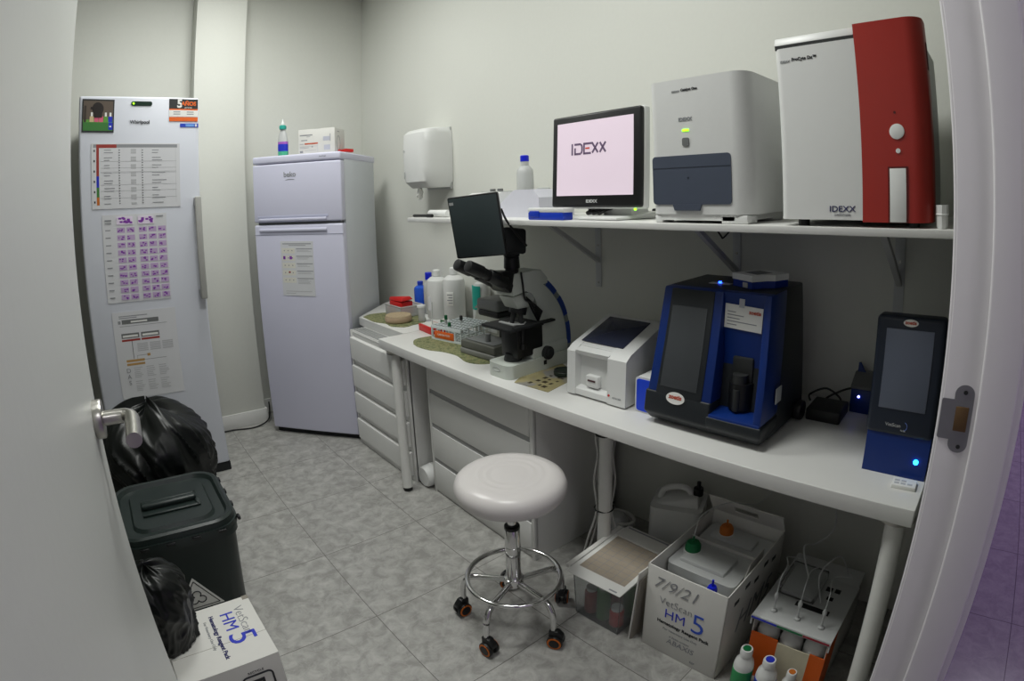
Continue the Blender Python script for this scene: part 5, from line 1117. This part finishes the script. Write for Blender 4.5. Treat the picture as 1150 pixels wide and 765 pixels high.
# ------------------------------------------------------------------ left side: bins, bags and closed carton
t = thing('waste_bin', 'dark green lidded waste bin beside the door leaf', 'bin', (0.060, 1.865, 0))
b = B()
t_ = bmesh.new(); RR = []
def ringpts(hw_, hd_, r, z, n=5):
    return [t_.verts.new((x, y, z)) for x, y in rr2(-hw_, hw_, -hd_, hd_, r, n)]
for hw_, hd_, z in ((0.160, 0.165, 0.0), (0.165, 0.170, 0.01), (0.188, 0.192, 0.36), (0.190, 0.194, 0.40), (0.198, 0.202, 0.402), (0.198, 0.202, 0.425)): RR.append(ringpts(hw_, hd_, 0.06, z))
for A_, B_ in zip(RR, RR[1:]):
    for i in range(len(A_)): t_.faces.new((A_[i], A_[(i + 1) % len(A_)], B_[(i + 1) % len(A_)], B_[i]))
t_.faces.new(RR[0]); t_.faces.new(RR[-1]); b._add(t_, 0); b.build('body', BIN, t)
b = B(); b.prism(rr2(-0.204, 0.204, -0.208, 0.208, 0.085, 9), 'z', 0.420, 0.442, 0.004, seg=3)
t_ = bmesh.new(); RR = []
for hw_, hd_, r, z in ((0.198, 0.202, 0.080, 0.440), (0.196, 0.200, 0.080, 0.462), (0.188, 0.192, 0.075, 0.468), (0.178, 0.182, 0.07, 0.466), (0.170, 0.174, 0.065, 0.452), (0.140, 0.144, 0.05, 0.451), (0.133, 0.137, 0.05, 0.462)): RR.append(ringpts(hw_, hd_, r, z, 7))
for A_, B_ in zip(RR, RR[1:]):
    for i in range(len(A_)): t_.faces.new((A_[i], A_[(i + 1) % len(A_)], B_[(i + 1) % len(A_)], B_[i]))
t_.faces.new(RR[0]); t_.faces.new(RR[-1]); b._add(t_, 0); lid = b.build('lid', BIN, t)
b = B(); b.box(-0.10, 0.10, -0.062, -0.048, 0.461, 0.470, 0.004); b.box(-0.10, 0.10, 0.03, 0.045, 0.461, 0.470, 0.004); b.box(0.088, 0.102, -0.062, 0.045, 0.461, 0.470, 0.004)
b.box(-0.10, 0.095, -0.018, 0.012, 0.461, 0.482, 0.008, seg=3); b.build('lid_handle', BIN, lid)
b = B()
for k in range(4): b.box(-0.135 + k * 0.085, -0.105 + k * 0.085, -0.2115, -0.205, 0.426, 0.436, 0.002)
for k in range(4): b.box(0.202, 0.212, -0.16 + k * 0.10, -0.135 + k * 0.10, 0.424, 0.438, 0.003)
b.build('lid_catches', BLK, lid)
ls = math.atan2(0.027, 0.39)
def tri(b, s, m, d):
    b.prism([(-s, -s * 0.5), (s, -s * 0.5), (0, s * 0.9)], 'y', d, 0.0005, m=m, M=Matrix.Translation((0.022, -0.1858, 0.255)) @ Matrix.Rotation(math.radians(180), 4, 'Y') @ Matrix.Rotation(-ls, 4, 'X') @ Matrix.Rotation(math.radians(180), 4, 'Y'))
b = B(); Mq = Matrix.Translation((0.000, -0.1808, 0.198)) @ Matrix.Rotation(ls * 1.0, 4, 'X')
b.prism([(-0.085, -0.06), (0.085, -0.06), (0.0, 0.075)], 'y', -0.0025, 0.004, m=0, M=Mq)
for p, q in (((-0.070, -0.052), (0.070, -0.052)), ((-0.070, -0.052), (0.0, 0.060)), ((0.070, -0.052), (0.0, 0.060))):
    d = Vector((q[0] - p[0], q[1] - p[1], 0)); n = Vector((-d.y, d.x, 0)).normalized() * 0.0015
    b.prism([(p[0] + n.x, p[1] + n.y), (q[0] + n.x, q[1] + n.y), (q[0] - n.x, q[1] - n.y), (p[0] - n.x, p[1] - n.y)], 'y', -0.0032, 0, m=1, M=Mq)
for k in range(3):
    a = math.radians(90 + 120 * k); cx_, cz_ = 0.016 * math.cos(a), -0.012 + 0.016 * math.sin(a)
    b.tube([tuple(Mq @ Vector((cx_ + 0.014 * math.cos(q), -0.0032, cz_ + 0.014 * math.sin(q)))) for q in [a - 2.4 + 4.8 * j / 14 for j in range(15)]], 0.002, 6, m=1)
b.build('hazard_sticker', [PAPER, INK], t)

def crumple(name, label, loc, rx, ry, h, seed, folds=9, sharp=0.07, prof=None):
    NA, NZ = 220, 90; t_ = bmesh.new(); rings = []
    for j in range(NZ + 1):
        z = j / NZ; row = []
        base = prof(z)
        for i in range(NA):
            a = 2 * PI * i / NA; c_, s_ = math.cos(a), math.sin(a)
            tw = 0.5 * math.sin(z * 3 + seed) + 0.35 * noise.noise(Vector((c_ * 1.2 + seed, s_ * 1.2, z * 2.0)))
            w = Vector((math.cos(a + tw) * folds * 0.32 + seed, math.sin(a + tw) * folds * 0.32, z * 1.3))
            rid = 1 - 2.2 * abs(noise.noise(w)); rid2 = 1 - 2.2 * abs(noise.noise(w * 2.3 + Vector((0, 0, z * 3))))
            cross = 1 - 2 * abs(noise.noise(Vector((c_ * 2 + seed, s_ * 2, z * 6))))
            k = base * (1 + sharp * rid + sharp * 0.4 * rid2 + sharp * 0.35 * cross - sharp)
            zz_ = z * h * (1 + 0.10 * noise.noise(Vector((c_ * 1.3 + seed, s_ * 1.3, 5)))) - 0.02 * (1 - base) * rid * z
            row.append(t_.verts.new((c_ * rx * k, s_ * ry * k, max(0, zz_))))
        rings.append(row)
    for A_, B_ in zip(rings, rings[1:]):
        for i in range(NA): t_.faces.new((A_[i], A_[(i + 1) % NA], B_[(i + 1) % NA], B_[i]))
    t_.faces.new(rings[0]); t_.faces.new(rings[-1])
    b = B(); b._add(t_, 0); o = b.build(name, BAG, None, loc, angle=60)
    return tag(o, label, 'bag')
def dome(k, p, q): return lambda z: max(0.02, (k + (1 - k) * min(1, z / 0.75)) * max(0.0, 1 - max(0.0, (z - p) / (1 - p)) ** q) ** 0.5)
crumple('rubbish_bag', 'large crumpled black rubbish bag behind the lidded bin', (0.068, 2.37, 0), 0.258, 0.235, 0.675, 4.2, 11, 0.10, dome(0.78, 0.62, 2.2))
crumple('rubbish_bag', 'small black plastic bag resting on the closed carton beside the door', (-0.065, 1.39, 0.3025), 0.105, 0.10, 0.26, 9.7, 7, 0.10, dome(0.85, 0.5, 2.0))

CB = thing('reagent_box', 'closed white reagent carton on the floor at the bottom left', 'box', (0.062, 1.196, 0), 0.01)
b = B(); b.box(-0.135, 0.137, 0, 0.277, 0, 0.300, 0.003); b.build('carton', CARD, CB)
b = B(); b.box(0.118, 0.1372, 0.26, 0.2775, 0.30, 0.3008); b.box(-0.135, 0.137, 0.10, 0.101, 0.3, 0.3004); b.build('tape_edge', KRAFT, CB)
rz = -PI / 2
up = 0.3006
text('lettering', 'VetScan', 0.040, INKG, CB, (0.092, 0.175, up), (0, 0, rz), off=-0.0006)
text('lettering', 'HM', 0.056, INKB, CB, (0.052, 0.185, up), (0, 0, rz))
text('lettering', '5', 0.110, INKB, CB, (0.066, 0.104, up), (0, 0, rz))
text('lettering', 'Hematology Reagent Pack', 0.0180, INKD, CB, (0.008, 0.135, up), (0, 0, rz), off=0.0006)
text('lettering', 'For Veterinary Use Only', 0.0125, INKG, CB, (-0.014, 0.15, up), (0, 0, rz))
b = B(); b.tube([(x, -0.0012, z) for x, z in rrect(0.020, 0.105, 0.165, 0.250, 0.014, 4)], 0.0028, 6, closed=True)
b.hull([(0.045, -0.001, 0.185), (0.08, -0.001, 0.185), (0.08, -0.001, 0.232), (0.045, -0.001, 0.232), (0.045, 0.0, 0.185), (0.08, 0.0, 0.185), (0.08, 0, 0.232), (0.045, 0, 0.232)]); b.box(0.052, 0.056, -0.002, 0, 0.195, 0.225, 0, m=1); b.box(0.066, 0.071, -0.002, 0, 0.19, 0.22, 0, m=1); b.build('front_symbol', [INK, CARD], CB)
text('lettering', 'RECYCLE', 0.011, INK, CB, (0.062, -0.0012, 0.262))

def split_pieces(o, newname=None):
    bm = bmesh.new(); bm.from_mesh(o.data); bm.verts.ensure_lookup_table(); seen = set(); isl = []
    for v in bm.verts:
        if v.index in seen: continue
        st = [v]; seen.add(v.index); cur = []
        while st:
            q = st.pop(); cur.append(q.index)
            for e in q.link_edges:
                w_ = e.other_vert(q)
                if w_.index not in seen: seen.add(w_.index); st.append(w_)
        isl.append(set(cur))
    bm.free()
    if len(isl) < 2: return
    src = o.data
    for k, sset in enumerate(isl):
        bm = bmesh.new(); bm.from_mesh(src); bm.verts.ensure_lookup_table()
        bmesh.ops.delete(bm, geom=[v for v in bm.verts if v.index not in sset], context='VERTS')
        me = bpy.data.meshes.new(newname or src.name); bm.to_mesh(me); bm.free()
        for mm__ in src.materials: me.materials.append(mm__)
        me.set_sharp_from_angle(angle=math.radians(35))
        if k == 0: o.data = me; o.name = newname or o.name
        else:
            c = o.copy(); c.data = me; C.objects.link(c); c.parent = o.parent
for o in list(bpy.data.objects):
    if o.name.split('.')[0] == 'feet': split_pieces(o, 'foot')
    elif o.name.split('.')[0] == 'lid_catches': split_pieces(o, 'lid_catch')

# ------------------------------------------------------------------ lights
def area(name, loc, size, sy, energy, color, rot=(0, 0, 0)):
    l = bpy.data.lights.new(name, 'AREA'); l.shape = 'RECTANGLE'; l.size = size; l.size_y = sy; l.energy = energy; l.color = color
    o = bpy.data.objects.new(name, l); C.objects.link(o); o.location = loc; o.rotation_euler = rot; return o
def fixture(label, loc, sx_, sy_, z, name='ceiling_lamp'):
    t = thing(name, label, 'ceiling light', (loc[0], loc[1], z))
    b = B()
    for a in ((-sx_, sx_, -sy_, -sy_ + 0.02), (-sx_, sx_, sy_ - 0.02, sy_), (-sx_, -sx_ + 0.02, -sy_, sy_), (sx_ - 0.02, sx_, -sy_, sy_)): b.box(a[0], a[1], a[2], a[3], -0.03, 0, 0.002)
    b.build('frame', WP, t)
    b = B(); b.box(-sx_ + 0.02, sx_ - 0.02, -sy_ + 0.02, sy_ - 0.02, -0.014, -0.008); b.build('diffuser', mat('lit_diffuser', 'F4F6F0', 0.6, emit=2.0), t)
fixture('near ceiling light panel in the room above the worktop side', (0.60, 1.05), 0.31, 0.31, H)
area('room_light', (0.60, 1.05, H - 0.035), 0.54, 0.54, 21, (0.985, 1.0, 0.965))
fixture('far ceiling light panel in the room before the fridges', (0.60, 2.55), 0.31, 0.31, H)
area('room_light', (0.60, 2.55, H - 0.035), 0.54, 0.54, 23, (0.985, 1.0, 0.965))
fixture('ceiling light panel in the corridor', (3.9, -0.75), 0.32, 0.32, 2.8)
area('corridor_light', (3.9, -0.75, 2.8 - 0.035), 0.56, 0.56, 18, (0.97, 0.95, 1.0))
fixture('second ceiling light panel in the corridor behind the viewer', (0.1, -1.1), 0.32, 0.32, 2.8)
area('corridor_light', (0.1, -1.1, 2.8 - 0.035), 0.56, 0.56, 9, (0.97, 0.97, 1.0))
wd = bpy.data.worlds.new('world'); S.world = wd; wd.use_nodes = True
wd.node_tree.nodes['Background'].inputs[0].default_value = (0.5, 0.52, 0.5, 1); wd.node_tree.nodes['Background'].inputs[1].default_value = 0.02

# ------------------------------------------------------------------ camera: wide fisheye-like lens, equidistant with a small polynomial term
cd = bpy.data.cameras.new('camera'); cam = bpy.data.objects.new('camera', cd); C.objects.link(cam); S.camera = cam
yaw, pit, rol = 0.7189, -0.0556, -0.0316
fw = Vector((math.sin(yaw) * math.cos(pit), math.cos(yaw) * math.cos(pit), math.sin(pit)))
rt_ = Vector((math.cos(yaw), -math.sin(yaw), 0)); up_ = rt_.cross(fw)
r2 = math.cos(rol) * rt_ + math.sin(rol) * up_; u2 = -math.sin(rol) * rt_ + math.cos(rol) * up_
Rm = Matrix((r2, u2, -fw)).transposed().to_4x4()
cam.matrix_world = Matrix.Translation((0, 0, 1.449)) @ Rm
cd.sensor_width = 36; cd.sensor_fit = 'HORIZONTAL'
f_, mm = 612.45, 36 / 1150
cd.lens = f_ * mm
cd.type = 'PANO'; cd.panorama_type = 'FISHEYE_LENS_POLYNOMIAL'
cd.fisheye_fov = PI
F = f_ * mm
cd.fisheye_polynomial_k0 = 0; cd.fisheye_polynomial_k1 = -1 / F; cd.fisheye_polynomial_k2 = 0
cd.fisheye_polynomial_k3 = 0.0376 / F ** 3; cd.fisheye_polynomial_k4 = 0.0105 / F ** 4
cd.shift_x = 0.0011; cd.shift_y = -0.1696
cd.clip_start = 0.01
S.view_settings.view_transform = 'Standard'; S.view_settings.look = 'None'; S.view_settings.gamma = 1; S.view_settings.use_curve_mapping = False
S.view_settings.exposure = -0.02
S.cycles.max_bounces = 8; S.cycles.transmission_bounces = 6; S.cycles.transparent_max_bounces = 8
S.cycles.use_denoising = True
S.cycles.sample_clamp_indirect = 4
